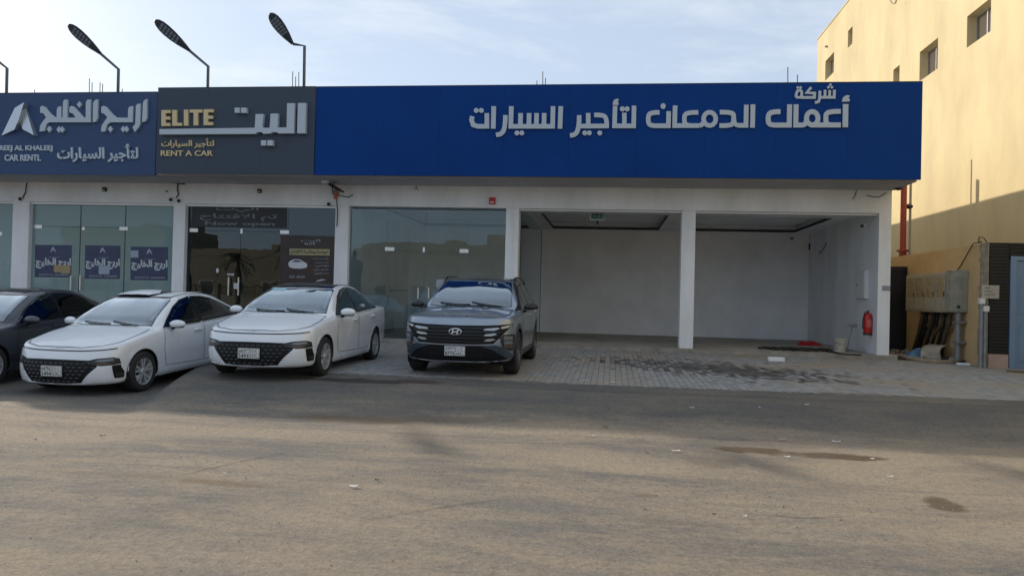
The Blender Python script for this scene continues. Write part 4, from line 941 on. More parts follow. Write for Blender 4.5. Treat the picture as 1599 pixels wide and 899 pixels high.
for i in range(n+1):
    u = i/n; lo_ = q0.lerp(q1, .15+.85*u) if False else q0.lerp(q3_, u); hi_ = q1.lerp(q2, u); bend = Vector((-.10*math.sin(math.pi*u), -.05*math.sin(math.pi*u), .07*math.sin(math.pi*u)))
    for p in (lo_, hi_): mb.v += [tuple(p+bend), tuple(p+bend+Vector((.01, .01, -.015)))]
mb.f = []
for i in range(n):
    a, b = 4*i, 4*i+4; mb.f += [(a, a+2, b+2, b), (a+1, b+1, b+3, a+3), (a, b, b+1, a+1), (a+2, a+3, b+3, b+2)]
mb.f += [(0, 1, 3, 2), (4*n, 4*n+2, 4*n+3, 4*n+1)]
tag(base(mb.build('warped_board', M_board, smooth=False), tuple(q0)), 'warped pale board leaning over the rubble by the ochre wall', 'board')
q = atZ(1504, 571, .30); t = MB().bev(-.13, .13, -.05, .05, 0, .05, .015).build('plastic_scrap', M_foam); t.location = (q.x, q.y, g(q.x, q.y)+.026); tag(t, 'flat white scrap on the paving at the foot of the ochre wall', 'litter')
q = atZ(1595, 583, .28); t = MB().bev(-.25, .35, -.03, .03, 0, .03, .004).build('wooden_lath', mat('lath_brown', (.16, .10, .07), .8)); t.location = (q.x, q.y, g(q.x, q.y)+.03); t.rotation_euler = (0, 0, -.3); tag(t, 'brown wooden lath lying in front of the blue door', 'lath')

# red riser pipe with elbow brackets, thin grey pipe
rp = thing('riser_pipe', 'red fire riser pipe standing behind the ochre wall', 'pipe', (8.05, 22.8, 0))
q = atY(1410.5, 350, 23.2)
MB().cyl((q.x, 23.2, 0), (q.x, 23.2, 5.9), .085, n=14).build('pipe', M_redpipe, rp, True, auto=True)
fl = atY(1410.5, 390, 23.2).z
MB().cyl((q.x, 23.2, fl-.06), (q.x, 23.2, fl), .17, n=14).build('flange', M_redpipe, rp, True, auto=True)
MB().cyl((q.x, 23.2, fl-.5), (q.x, 23.2, fl-.06), .125, .10, n=14).build('foot', M_redpipe, rp, True, auto=True)
q2_ = atY(1421, 350, 23.4); gpz = thing('service_pipe', 'thin grey service pipe just right of the red riser', 'pipe', (q2_.x, 23.4, 0))
MB().cyl((q2_.x, 23.4, 0), (q2_.x, 23.4, 6.4), .035, n=10).build('pipe', M_beige, gpz, True, auto=True)
z_ = atY(1415, 323.5, 23.3).z; t = thing('pipe_lamp', 'dark clamp lamp fixed between the red riser and thin pipe', 'clamp', (q2_.x, 23.4, z_))
MB().tube([(q2_.x, 23.4, z_), (q2_.x-.06, 23.35, z_+.08), (q2_.x-.22, 23.25, z_+.04)], .03).build('arm', M_dark, t, True); MB().ell((q2_.x-.08, 23.3, z_+.02), (.12, .09, .07)).build('housing', M_dark, t, True)
# dark floodlight at the right end of the canopy
q = atY(1403, 294, 17.9); t = thing('floodlight', 'small dark floodlight under the right end of the blue sign', 'floodlight', tuple(q))
MB().ell((q.x, 17.9, q.z+.02), (.10, .09, .07)).build('head', M_dark, t, True); MB().tube([(q.x-.05, 17.9, q.z+.05), (q.x-.05, 17.9, 4.25)], .015).build('stem', M_dark, t)

# yellow apartment building
XY = 10.0; YB0, YB1 = 4.0, atX(1276.7, 62, XY).y; ZT = 14.85
yb = thing('apartment_building', 'tall yellow rendered apartment building with small recessed windows', 'building', (16, 25, 0))
wins = []
def wrect(pts):
    P = [atX(*p, XY) for p in pts]; ya, yb_ = min(p.y for p in P), max(p.y for p in P); return ya, yb_
def addwin(ya, yb_, za, zb, panes): wins.append((ya, yb_, za, zb, panes))
addwin(24.89, 26.29, 9.05, 10.03, 2); addwin(21.58, 22.95, 9.05, 9.96, 2); addwin(28.05, 28.65, 9.30, 10.16, 1)
addwin(36.15, 37.57, 12.35, 13.30, 2); addwin(33.48, 34.1, 12.78, 13.53, 1)
addwin(30.3, 31.7, 9.05, 10.03, 2); addwin(36.15, 37.57, 9.05, 10.03, 2); addwin(24.89, 26.29, 12.35, 13.3, 2); addwin(16.5, 17.9, 9.05, 10, 2)
# wall built as a grid with real openings
ysx = sorted({YB0, YB1, *[v for q in wins for v in q[:2]]}); zsx = sorted({0, ZT, *[v for q in wins for v in q[2:4]]})
mb = MB()
for ya, yb_ in zip(ysx, ysx[1:]):
    for za, zb in zip(zsx, zsx[1:]):
        if any(q[0]-1e-6 <= ya and yb_ <= q[1]+1e-6 and q[2]-1e-6 <= za and zb <= q[3]+1e-6 for q in wins): continue
        mb.add([(XY, ya, za), (XY, yb_, za), (XY, yb_, zb), (XY, ya, zb)], [(0, 3, 2, 1)])
mb.add([(XY, YB1, 0), (24, YB1, 0), (24, YB1, ZT), (XY, YB1, ZT), (XY, YB0, 0), (24, YB0, 0), (24, YB0, ZT), (XY, YB0, ZT)], [(0, 1, 2, 3), (4, 7, 6, 5), (3, 2, 6, 7), (1, 5, 6, 2)])
for q in wins:
    a, b, c, d_ = q[:4]; X2 = XY+.30
    mb.add([(XY, a, c), (XY, b, c), (XY, b, d_), (XY, a, d_), (X2, a, c), (X2, b, c), (X2, b, d_), (X2, a, d_)], [(0, 1, 5, 4), (1, 2, 6, 5), (2, 3, 7, 6), (3, 0, 4, 7)])
me = mb.build('rendered_wall', M_yellow, yb)
MB().box(XY-.03, 24, YB0, YB1+.03, ZT, ZT+.06, .01).build('coping', M_yellow, yb)
MB().box(XY+.5, XY+3, 29.5, 33, ZT+.06, ZT+.9).build('roof_room', M_yellow, yb)
for (a, b, c, d_, n) in wins:
    X2 = XY+.24; f = MB()
    for s in ((a, a+.05, c, d_), (b-.05, b, c, d_), (a+.05, b-.05, c, c+.05), (a+.05, b-.05, d_-.05, d_)): f.box(X2, X2+.05, *s)
    if n == 2: f.box(X2-.01, X2+.04, (a+b)/2-.02, (a+b)/2+.02, c+.05, d_-.05)
    fo = f.build('window', M_frame, yb)
    wd = (b-a-.1)/n
    for k in range(n): MB().box(X2+.02, X2+.03, a+.06+wd*k, a+.04+wd*(k+1), c+.055, d_-.055).build('pane', M_winglass, fo)
# tiny weep pipe and cable mark on the wall
q = atX(1292, 73, XY); MB().cyl((XY-.12, q.y, q.z), (XY+.01, q.y, q.z), .05, n=8).build('drain_spout', M_grey, yb)
pts = [tuple(atX(*p, XY-.02)) for p in ((1389, 0), (1393, 6), (1398, 5), (1400, -3))]
MB().tube(pts, .02, 5).build('cable_loop', M_beige, yb, True)
q = atX(1319, 5, XY); t = thing('satellite_dish', 'dark dish and bracket at the roof edge of the yellow building', 'dish', (XY+.3, q.y, ZT))
MB().tube([(XY+.3, q.y, ZT), (XY+.3, q.y, ZT+.5)], .03).build('mast', M_dark, t); MB().lathe([(.001, 0), (.2, .03), (.35, .12), (.36, .12), (.2, .05)], (XY+.3, q.y, ZT+.5), n=16, axis='x').build('dish', M_grey, t, True)
from mathutils.interpolate import poly_3d_calc
# ------------------------------------------------------------------ cars
def mono(tab):
    X = [p[0] for p in tab]; Y = [p[1] for p in tab]; n = len(X)
    dlt = [(Y[i+1]-Y[i])/(X[i+1]-X[i]) for i in range(n-1)]
    m = [dlt[0]]+[0 if dlt[i-1]*dlt[i] <= 0 else 2*dlt[i-1]*dlt[i]/(dlt[i-1]+dlt[i]) for i in range(1, n-1)]+[dlt[-1]]
    def f(x):
        if x <= X[0]: return Y[0]
        if x >= X[-1]: return Y[-1]
        i = max(k for k in range(n-1) if X[k] <= x); h = X[i+1]-X[i]; t = (x-X[i])/h
        return (2*t**3-3*t*t+1)*Y[i]+(t**3-2*t*t+t)*h*m[i]+(-2*t**3+3*t*t)*Y[i+1]+(t**3-t*t)*h*m[i+1]
    return f
def catrow(P, n):
    out = []
    for i in range(len(P)-1):
        p0 = P[max(i-1, 0)]; p1 = P[i]; p2 = P[i+1]; p3 = P[min(i+2, len(P)-1)]
        for k in range(n):
            t = k/n; out.append(tuple(.5*((2*b)+(-a+c)*t+(2*a-5*b+4*c-d_)*t*t+(-a+3*b-3*c+d_)*t**3) for a, b, c, d_ in zip(p0, p1, p2, p3)))
    out.append(tuple(P[-1])); return out
class Shell:
    def __init__(s, P):
        s.P = P; Lc = P['L']; f = {k: mono(v) for k, v in P['curves'].items()}; s.f = f
        yK, yT = P['yK'], P['yT']
        st = []
        def section(y, W, zb, ks=1.0):
            zsh, zc, yr, zr = f['zsh'](y), f['zc'](y), f['yr'](y), f['zr'](y)
            cow = sstep(P['cowl']-.12, P['cowl']+.25, y)*(1-sstep(P['deck']-.25, P['deck']+.1, y))
            Wp = .955*W
            def hood(x): return zc-(zc-zsh)*min(1, abs(x)/Wp)**2.4
            yr_ = yr*cow+.74*W*(1-cow); zr_ = zr*cow+hood(.74*W)*(1-cow)
            x9 = yr_*.62; z9 = (zc-(zc-zr_)*.30)*cow+hood(x9)*(1-cow)
            x7 = (Wp*.5+yr_*.5+.018*cow); z7 = (zsh+zr_)/2*cow+hood(x7)*(1-cow)
            lo = P['lower']
            return [(0, y, zb), (.80*W, y, zb), (.955*W, y, zb+.05), (W*lo[0], y, zb+.5*(zsh-zb)*.55), (W*lo[1], y, zb+(zsh-zb)*.58), (W*.993, y, zsh-.085), (Wp, y, zsh),
                    (x7, y, z7), (yr_, y, zr_), (x9, y, z9), (0, y, zc)]
        full = lambda y: section(y, f['W'](y), f['zb'](y))
        nose, ns = mono(P['nose']), P['noseN']
        K = 14
        SK, WK = full(yK), f['W'](yK)
        for k in range(K):
            th = (k/K)*math.pi/2; sx = math.sin(th)**(2/ns); cy = 1-math.cos(th)**(2/ns)
            row = []
            zn = P['nose_z']
            for jx, (x, y, z) in enumerate(SK):
                if jx <= 6:
                    zz = zn[jx]+(z-zn[jx])*cy**P.get('nz', 1.0)
                    yy = nose(zn[jx])+(yK-nose(zn[jx]))*cy
                    row.append((x*sx if jx else 0, yy, zz))
                else:
                    p6 = row[6]; y10 = P['tip']+(yK-P['tip'])*(k/K)**1.1; cfr = x/SK[6][0]
                    yy = y10+(p6[1]-y10)*cfr**1.6; xx = p6[0]*cfr
                    zc = f['zc'](yy); hw = max(.3, SK[6][0]); zz = zc-(zc-p6[2])*(min(1, xx/max(p6[0], .05)))**2.4 if p6[0] > .05 else zc
                    row.append((xx, yy, zz))
            st.append(row)
        yv = [yK]; y = yK
        while y < yT-.02:
            dy = .035 if (P['cowl']-.15 < y < P['cowl']+.95 or abs(y-P['deck']) < .3) else .055
            y = min(yT, y+dy); yv.append(y)
        st += [full(y) for y in yv]
        ST, tn = full(yT), P['tailN']; tail = mono(P['tail'])
        for k in range(9, -1, -1):
            th = (k/10)*math.pi/2; sx = math.sin(th)**(2/tn); cy = 1-math.cos(th)**(2/tn); row = []
            for (x, y, z) in ST: yy = tail(z); row.append((x*sx, yy-(yy-yT)*cy, z))
            st.append(row)
        NS = 5
        rows = [catrow(r, NS) for r in st]; m = len(rows[0]); vs = []; fs = []
        for r in rows:
            for (x, y, z) in r: vs.append((max(0, x), y, z))
        nR = len(rows); s.rows = rows
        nv = len(vs); vs += [(-x, y, z) for x, y, z in vs]
        for i in range(nR-1):
            for j_ in range(m-1):
                a, b, c, d_ = i*m+j_, i*m+j_+1, (i+1)*m+j_+1, (i+1)*m+j_
                fs.append((a, b, c, d_)); fs.append((a+nv, d_+nv, c+nv, b+nv))
        bm = bmesh.new(); bv = [bm.verts.new(v) for v in vs]
        for q in fs:
            try: bm.faces.new([bv[i] for i in q])
            except ValueError: pass
        bmesh.ops.remove_doubles(bm, verts=bm.verts, dist=2e-4); bmesh.ops.dissolve_degenerate(bm, dist=1e-4, edges=bm.edges)
        bmesh.ops.recalc_face_normals(bm, faces=bm.faces)
        bm.faces.ensure_lookup_table(); bm.normal_update(); s.bm = bm; s.bvh = BVHTree.FromBMesh(bm)
    def hit(s, plane, u, v, sd=1):
        if plane == 'front': o, d_ = Vector((u, -2, v)), Vector((0, 1, 0))
        elif plane == 'side': o, d_ = Vector((sd*3, u, v)), Vector((-sd, 0, 0))
        else: o, d_ = Vector((u, v, 4)), Vector((0, 0, -1))
        loc, n, i, ds = s.bvh.ray_cast(o, d_)
        if loc is None: return None
        fc = s.bm.faces[i]; ws = poly_3d_calc([v.co for v in fc.verts], loc); n2 = Vector((0, 0, 0))
        for v, w_ in zip(fc.verts, ws): n2 += v.normal*w_
        if n2.length > .3: n = n2.normalized()
        if n.dot(d_) > 0: n = -n
        return loc, n, d_
    def patch(s, poly, plane, off, name, m, parent, sd=1, sp=.03, hole=None, thick=.012, smooth=True, push=0.0):
        P2 = []
        for i in range(len(poly)):                     # subdivide outline
            a, b = Vector(poly[i]), Vector(poly[(i+1) % len(poly)]); n = max(1, round((b-a).length/sp)); P2 += [a.lerp(b, k/n) for k in range(n)]
        vs = list(P2); ed = [(i, (i+1) % len(P2)) for i in range(len(P2))]
        H2 = []
        if hole:
            for i in range(len(hole)):
                a, b = Vector(hole[i]), Vector(hole[(i+1) % len(hole)]); n = max(1, round((b-a).length/sp)); H2 += [a.lerp(b, k/n) for k in range(n)]
            b0 = len(vs); vs += H2; ed += [(b0+i, b0+(i+1) % len(H2)) for i in range(len(H2))]
        def inside(p, Q):
            c = False; n = len(Q)
            for i in range(n):
                a, b = Q[i], Q[(i+1) % n]
                if (a[1] > p[1]) != (b[1] > p[1]) and p[0] < (b[0]-a[0])*(p[1]-a[1])/(b[1]-a[1])+a[0]: c = not c
            return c
        x0, x1 = min(p[0] for p in P2), max(p[0] for p in P2); y0, y1 = min(p[1] for p in P2), max(p[1] for p in P2)
        nx, ny = max(2, round((x1-x0)/sp)), max(2, round((y1-y0)/sp))
        for i in range(1, nx):
            for j_ in range(1, ny):
                p = (x0+(x1-x0)*i/nx, y0+(y1-y0)*j_/ny)
                if inside(p, P2) and not (H2 and inside(p, H2)): vs.append(Vector(p))
        r = delaunay_2d_cdt(vs, ed, [], 0, 1e-6); V2, F2 = r[0], r[2]
        V3 = []; B3 = []; N3 = []
        for v in V2:
            h = s.hit(plane, v.x, v.y, sd)
            if h is None: V3.append(None); B3.append(None); N3.append(None); continue
            loc, n, d_ = h; N3.append(n); V3.append(loc+n*off+d_*push); B3.append(loc+n*(off-thick)+d_*push)
        mb = MB(); mp_ = {}; fs = []
        for q in F2:
            if any(V3[i] is None for i in q): continue
            c = sum((V2[i] for i in q), Vector((0, 0)))/len(q)
            if inside(c, P2) and not (H2 and inside(c, H2)): fs.append(tuple(q))
        if not fs: return None
        for q in fs:
            for i in q:
                if i not in mp_: mp_[i] = len(mb.v); mb.v.append(tuple(V3[i]))
        mb.f = [tuple(mp_[i] for i in q) for q in fs]
        ec = {}
        for q in mb.f:
            for i in range(len(q)):
                k = (min(q[i], q[(i+1) % len(q)]), max(q[i], q[(i+1) % len(q)])); ec[k] = ec.get(k, 0)+1
        inv = {v: k for k, v in mp_.items()}; ring = {}
        for (a, b), c in list(ec.items()):
            if c == 1:
                for i in (a, b):
                    if i not in ring:
                        ring[i] = (len(mb.v), len(mb.v)+1); mb.v.append(tuple(V3[inv[i]])); mb.v.append(tuple(B3[inv[i]]))
                mb.f.append((ring[a][0], ring[b][0], ring[b][1], ring[a][1]))
        NN = [None]*len(mb.v)
        for i, k in mp_.items(): NN[k] = tuple(N3[i])
        for k, (r0, r1) in ring.items(): NN[r0] = NN[r1] = (0, 0, 0)
        me = bpy.data.meshes.new(name); off_ = parent.location if parent and parent.type == 'EMPTY' else Vector((0, 0, 0))
        me.from_pydata(mb.v, [], mb.f); me.update()
        me.polygons.foreach_set('use_smooth', [smooth]*len(me.polygons)); me.materials.append(m)
        for pl in me.polygons:
            if NN[pl.vertices[0]] == (0, 0, 0): pl.use_smooth = False
        bmq = bmesh.new(); bmq.from_mesh(me)
        for fq_ in bmq.faces:
            if NN[fq_.verts[0].index] != (0, 0, 0) and fq_.normal.dot(Vector(NN[fq_.verts[0].index])) < 0: fq_.normal_flip()
        bmq.to_mesh(me); bmq.free()
        me.normals_split_custom_set_from_vertices(NN)
        o = bpy.data.objects.new(name, me); COL.objects.link(o); o.parent = parent; return o
    def ribbon(s, pts, plane, w_, off, name, m, parent, sd=1, closed=False):
        Q = [Vector(p) for p in pts]; R2 = []
        for i in range(len(Q)-(0 if closed else 1)):
            a, b = Q[i], Q[(i+1) % len(Q)]; n = max(1, round((b-a).length/.03)); R2 += [a.lerp(b, k/n) for k in range(n)]
        R2.append(Q[0] if closed else Q[-1]); mb = MB(); last = None
        for i, p in enumerate(R2):
            d_ = (R2[min(i+1, len(R2)-1)]-R2[max(i-1, 0)]).normalized(); n2 = Vector((-d_.y, d_.x))*w_/2
            a, b = s.hit(plane, *(p+n2), sd), s.hit(plane, *(p-n2), sd)
            if a is None or b is None: last = None; continue
            mb.v += [tuple(a[0]+a[1]*off), tuple(b[0]+b[1]*off)]; k = len(mb.v)-2
            if last is not None: mb.f.append((last, last+1, k+1, k))
            last = k
        if mb.f: return mb.build(name, m, parent)
def inpoly(p, Q):
    c = False; n = len(Q)
    for i in range(n):
        a, b = Q[i], Q[(i+1) % n]
        if (a[1] > p[1]) != (b[1] > p[1]) and p[0] < (b[0]-a[0])*(p[1]-a[1])/(b[1]-a[1])+a[0]: c = not c
    return c
def shrink(Q, d):
    n = len(Q); a = sum(Q[i][0]*Q[(i+1) % n][1]-Q[(i+1) % n][0]*Q[i][1] for i in range(n)); sg = 1 if a > 0 else -1; out = []
    for i in range(n):
        p, q, r = Vector(Q[i-1]), Vector(Q[i]), Vector(Q[(i+1) % n]); e1, e2 = (q-p).normalized(), (r-q).normalized()
        n1, n2 = Vector((-e1.y, e1.x))*sg, Vector((-e2.y, e2.x))*sg; m = (n1+n2).normalized(); k = 1/max(.45, m.dot(n1)); out.append(tuple(q+m*d*k))
    return out

M_tyre = mat('tyre_rubber', (.022, .022, .023), .8, noise=.3, nscale=30)
M_alloy = mat('alloy_wheel', (.52, .54, .57), .35, .45)
M_alloyd = mat('alloy_wheel_dark', (.16, .17, .18), .3, .8)
M_well = mat('wheel_well', (.008, .008, .009), .9)
M_trim = mat('gloss_black_trim', (.010, .011, .013), .18)
M_mesh = mat('grille_black', (.010, .011, .013), .5, spec=.2)
M_meshh = mat('grille_highlight', (.022, .025, .029), .4, .2)
M_seat = mat('seat_fabric', (.075, .08, .085), .8)
M_dash = mat('dashboard', (.03, .032, .035), .7)
M_lens = mat('headlamp_lens', (.17, .19, .21), .25, .1, spec=.5, coat=.3)
M_lensd = mat('headlamp_housing', (.030, .034, .038), .3, spec=.4)
M_amber = mat('indicator_amber', (.12, .075, .05), .35)
M_chrome = mat('chrome', (.65, .67, .70), .15, 1.0)
M_plate = mat('number_plate', (.66, .68, .68), .4)
M_ink = mat('plate_ink', (.02, .02, .025), .6)
M_bar = mat('light_bar_lens', (.42, .45, .48), .2, .3)
M_embl = mat('satin_emblem', (.66, .69, .72), .35, .3)
M_seam = mat('panel_gap', (.035, .036, .04), .8)
def paint(name, col, metal, rough, dust=.1, dcol=(.35, .32, .28)):
    m = mat(name, col, rough, metal, coat=.9); nt = m.node_tree; b = nt.nodes['Principled BSDF']
    ge = nt.nodes.new('ShaderNodeNewGeometry'); n = nt.nodes.new('ShaderNodeTexNoise'); n.inputs['Scale'].default_value = 2.6; n.inputs['Detail'].default_value = 8
    nt.links.new(ge.outputs['Position'], n.inputs['Vector']); mr = nt.nodes.new('ShaderNodeMapRange'); mr.inputs[1].default_value = .35; mr.inputs[2].default_value = .75; mr.inputs[4].default_value = dust*2
    nt.links.new(n.outputs[0], mr.inputs[0]); x = nt.nodes.new('ShaderNodeMix'); x.data_type = 'RGBA'; x.inputs[6].default_value = (*col, 1); x.inputs[7].default_value = (*dcol, 1)
    nt.links.new(mr.outputs[0], x.inputs[0]); nt.links.new(x.outputs[2], b.inputs['Base Color'])
    r2 = nt.nodes.new('ShaderNodeMapRange'); r2.inputs[3].default_value = rough; r2.inputs[4].default_value = min(1, rough+.12); nt.links.new(n.outputs[0], r2.inputs[0]); nt.links.new(r2.outputs[0], b.inputs['Roughness'])
    return m
M_cwhite = paint('car_paint_white', (.76, .80, .85), 0, .22, .04)
M_cgrey = paint('car_paint_dark_blue_grey', (.030, .040, .055), .35, .30, .10, (.10, .09, .08))
M_csilver = paint('car_paint_steel_grey', (.30, .36, .43), .55, .27, .05, (.2, .19, .18))
M_film = mat('protective_film', (.74, .775, .81), .4, bump=.35, bscale=5, stretch=(3, .7, 1), coat=.3)

def wheel(parent, x, y, z, r, w_, sd, style):
    t = MB(); pr = [(r*.66, -w_/2), (r*.90, -w_/2), (r*.975, -w_*.40), (r, -w_*.28), (r, w_*.28), (r*.975, w_*.40), (r*.90, w_/2), (r*.66, w_/2*.98), (r*.64, w_*.3)]
    t.lathe([(a, sd*h) for a, h in pr], (x, y, z), 'x', 40)
    for k in range(40):
        if k % 2: continue
    wo = t.build('wheel', M_tyre, parent, True, auto=True)
    ma = M_alloy if style == 'sedan' else M_alloyd
    rm = MB().lathe([(r*.67, sd*w_*.47), (r*.655, sd*w_*.49), (r*.63, sd*w_*.47), (r*.61, sd*w_*.2), (r*.60, -sd*w_*.3)], (x, y, z), 'x', 40)
    n = 5
    for k in range(n):
        for da in ((-.17, .17) if style == 'sedan' else (-.22, 0, .22)):
            a = 2*math.pi*k/n+.3; c1, s1_ = math.cos(a+da*.35), math.sin(a+da*.35); c2, s2_ = math.cos(a+da*1.3), math.sin(a+da*1.3)
            p = Vector((x+sd*w_*.40, y+c1*r*.10, z+s1_*r*.10)); q = Vector((x+sd*w_*.44, y+c2*r*.63, z+s2_*r*.63)); pe = Vector((0, -(q-p).z, (q-p).y)).normalized()
            wa, wb = r*.050, r*.060
            vs = [p+pe*wa, p-pe*wa, q-pe*wb, q+pe*wb]; vs += [v-Vector((sd*.035, 0, 0)) for v in vs]
            rm.add(vs, [(0, 1, 2, 3), (7, 6, 5, 4), (0, 1, 5, 4), (1, 2, 6, 5), (2, 3, 7, 6), (3, 0, 4, 7)])
    rm.lathe([(.001, sd*w_*.45), (r*.13, sd*w_*.45), (r*.16, sd*w_*.40), (r*.16, sd*w_*.2)], (x, y, z), 'x', 20)
    rm.build('rim', ma, wo, True, auto=True)
    MB().lathe([(.001, sd*w_*.05), (r*.44, sd*w_*.05), (r*.44, 0), (r*.62, -sd*w_*.05)], (x, y, z), 'x', 24).build('brake_disc', M_alloyd, wo, True)
    return wo
PLATE_DIGITS = {'5494': '٥٤٩٤', '5493': '٥٤٩٣', '8776': '٨٧٧٦'}
def plate(parent, sh, zc, num, letters, ar, w_=.335, h=.155):
    y = sh.hit('front', 0, zc)[0].y-.035
    po = MB().bev(-w_/2, w_/2, y, y+.02, zc-h/2, zc+h/2, .004).build('number_plate', M_plate, parent)
    F = lambda u, v: (u, y, v)
    mb = MB()
    for q in ((-w_/2+.004, w_/2-.004, zc-.002, zc+.002), (.012, .016, zc-h/2+.004, zc+h/2-.004), (w_/2-.045, w_/2-.042, zc-h/2+.004, zc+h/2-.004)): mb.box(q[0], q[1], y-.0016, y-.0004, q[2], q[3])
    for q in ((-w_/2, w_/2, zc+h/2-.005, zc+h/2), (-w_/2, w_/2, zc-h/2, zc-h/2+.005), (-w_/2, -w_/2+.005, zc-h/2, zc+h/2), (w_/2-.005, w_/2, zc-h/2, zc+h/2)): mb.box(q[0]+.001, q[1]-.001, y-.0022, y-.0008, q[2]+.001, q[3]-.001)
    mb.build('plate_grid', M_ink, po)
    def tq(b, x0, x1, z0, z1): text_quad(b, [(x0, z1), (x1, z1), (x1, z0), (x0, z0)], F, .002, 'plate_character', M_ink, po, .02)
    tq(PLATE_DIGITS[num], -w_/2+.014, .004, zc+.014, zc+h/2-.014)
    tq(ar, .026, w_/2-.052, zc+.018, zc+h/2-.018)
    tq(num, -w_/2+.014, .004, zc-h/2+.012, zc-.012)
    tq(letters, .026, w_/2-.052, zc-h/2+.014, zc-.016)
    MB().cyl((w_/2-.022, y-.0022, zc-h/2+.02), (w_/2-.022, y-.0004, zc-h/2+.02), .009, n=10).build('plate_mark', M_ink, po)

def common(t, sh, P, body_m):
    """body shell with openings, windows, doors, wheels, interior"""
    S, bm = sh, sh.bm.copy(); Wm = P['Wmax']; kill = []
    scr = P['screen']; scs = shrink(scr, .035)        # (x, y) top-view polygon
    sides = P['windows']; ssh = [shrink(q, .022) for q in sides]
    rear = P['rear']; rsh = shrink(rear, .03)
    ra = P['ra']
    for v in bm.verts:
        for yw_ in P['axles']:
            dy_, dz_ = v.co.y-yw_, v.co.z-P['zw']; d_ = math.hypot(dy_, dz_)
            if abs(v.co.x) > .50 and v.co.z > P['zmin']+.02 and abs(d_-ra) < .034: v.co.y = yw_+dy_*ra/d_; v.co.z = P['zw']+dz_*ra/d_
    for f_ in bm.faces:
        c = f_.calc_center_median(); k = False
        vv = [v.co for v in f_.verts]
        if c.z > P['beltz'] and all(inpoly((v.x, v.y), scs) for v in vv): k = True
        if c.z > P['beltz'] and all(inpoly((v.x, v.y), rsh) for v in vv): k = True
        if c.z > P['beltz']-.1 and abs(c.x) > .45 and any(all(inpoly((v.y, v.z), q) for v in vv) for q in ssh): k = True
        for yw_ in P['axles']:
            if abs(c.x) > .50 and all((v.co.y-yw_)**2+(v.co.z-P['zw'])**2 < (ra+.002)**2 for v in f_.verts) and c.z < P['zw']+ra: k = True
            if abs(c.x) > .50 and abs(c.y-yw_) < ra-.02 and c.z < P['zw']: k = True
        if k: kill.append(f_)
    bmesh.ops.delete(bm, geom=kill, context='FACES')
    me = bpy.data.meshes.new('body'); bm.to_mesh(me); bm.free(); me.polygons.foreach_set('use_smooth', [True]*len(me.polygons)); me.materials.append(body_m)
    b = bpy.data.objects.new('body', me); COL.objects.link(b); b.parent = t
    # glass and black surrounds
    S.patch(scr, 'top', .004, 'windscreen_surround', M_trim, t, hole=shrink(scr, .045), sp=.03)
    S.patch(shrink(scr, .01), 'top', .007, 'windscreen', M_carglass, t, sp=.04, thick=.004)
    S.patch(rear, 'top', .004, 'rear_surround', M_trim, t, hole=shrink(rear, .045), sp=.03)
    S.patch(shrink(rear, .01), 'top', .007, 'rear_window', M_carglass, t, sp=.05, thick=.004)
    for sd in (1, -1):
        S.patch(P['dlo'], 'side', .0035, 'window_surround', M_trim, t, sd=sd, sp=.03, hole=None) if False else None
        for q in sides:
            S.patch(shrink(q, -.022), 'side', .004, 'window_surround', M_trim, t, sd=sd, hole=shrink(q, .028), sp=.028)
            S.patch(q, 'side', .007, 'side_window', M_carside, t, sd=sd, sp=.04, thick=.004)
        bp_ = P['bpillar']; S.patch(bp_, 'side', .0045, 'b_pillar', M_trim, t, sd=sd, sp=.03)
        for q in P['doors']:
            S.ribbon(q, 'side', .010, .0022, 'door_gap', M_seam, t, sd, True)
            d_ = S.patch(shrink(q, .004), 'side', .004, 'door', body_m, t, sd=sd, sp=.035, thick=.008)
        for (y0, z0) in P['handles']:
            h = S.hit('side', y0, z0, sd)[0]; mb = MB(); mb.bev(h.x-.006 if sd > 0 else h.x-.042, h.x+.042 if sd > 0 else h.x+.006, y0-.10, y0+.10, z0-.016, z0+.018, .012)
            mb.build('door_handle', P['handle_m'], t, True)
        for yw_ in P['axles']:
            ring = []; n = 40
            for r_ in (ra-.012, ra+P['lip']):
                ring.append([(yw_+r_*math.cos(math.pi*(-.13+1.26*k/n)), P['zw']+r_*math.sin(math.pi*(-.13+1.26*k/n))) for k in range(n+1)])
            poly = ring[0]+ring[1][::-1]
            poly = [(y_, max(z_, P['zmin'])) for y_, z_ in poly]
            S.patch(poly, 'side', .006, 'wheel_arch', P['arch_m'] or body_m, t, sd=sd, sp=.03, thick=.012)
            mb = MB(); n = 24; x0, x1 = sd*.50, sd*(Wm-.03); vs = []
            for xx in (x0, x1):
                for k in range(n+1):
                    a = math.pi*(-.15+1.3*k/n); vs.append((xx, yw_+(ra+.0)*math.cos(a), P['zw']+(ra+.0)*math.sin(a)))
            mb.add(vs, [(k, k+1, n+2+k, n+1+k) for k in range(n)]+[tuple(range(n+1))]); mb.build('wheel_well', M_well, t)
            wheel(t, sd*(Wm-P['tw']/2-.012), yw_, P['rw'], P['rw'], P['tw'], sd, P['style'])
        # mirrors
        my, mz, mxx = P['mirror']; c = Vector((sd*mxx, my, mz)); mb = MB()
        mb.ell((c.x, c.y, c.z), (.125, .075, .070), 12); mir = mb.build('door_mirror', P['mirror_m'], t, True)
        for v in mir.data.vertices:
            u = (v.co.x-c.x)*sd; v.co.z += .10*u*0; v.co.y += .18*u
            if v.co.z < c.z-.045: v.co.z = c.z-.045
        MB().ell((c.x-sd*.01, c.y+.02, c.z-.045), (.115, .062, .022), 10).build('mirror_base', M_trim if P['style'] == 'sedan' else M_chrome, mir, True)
        MB().tube([(c.x-sd*.05, c.y+.02, c.z-.045), (c.x-sd*.17, c.y+.06, c.z-.10)], .024).build('mirror_arm', M_trim, mir, True)
    # interior
    fl = P['zmin']+.08
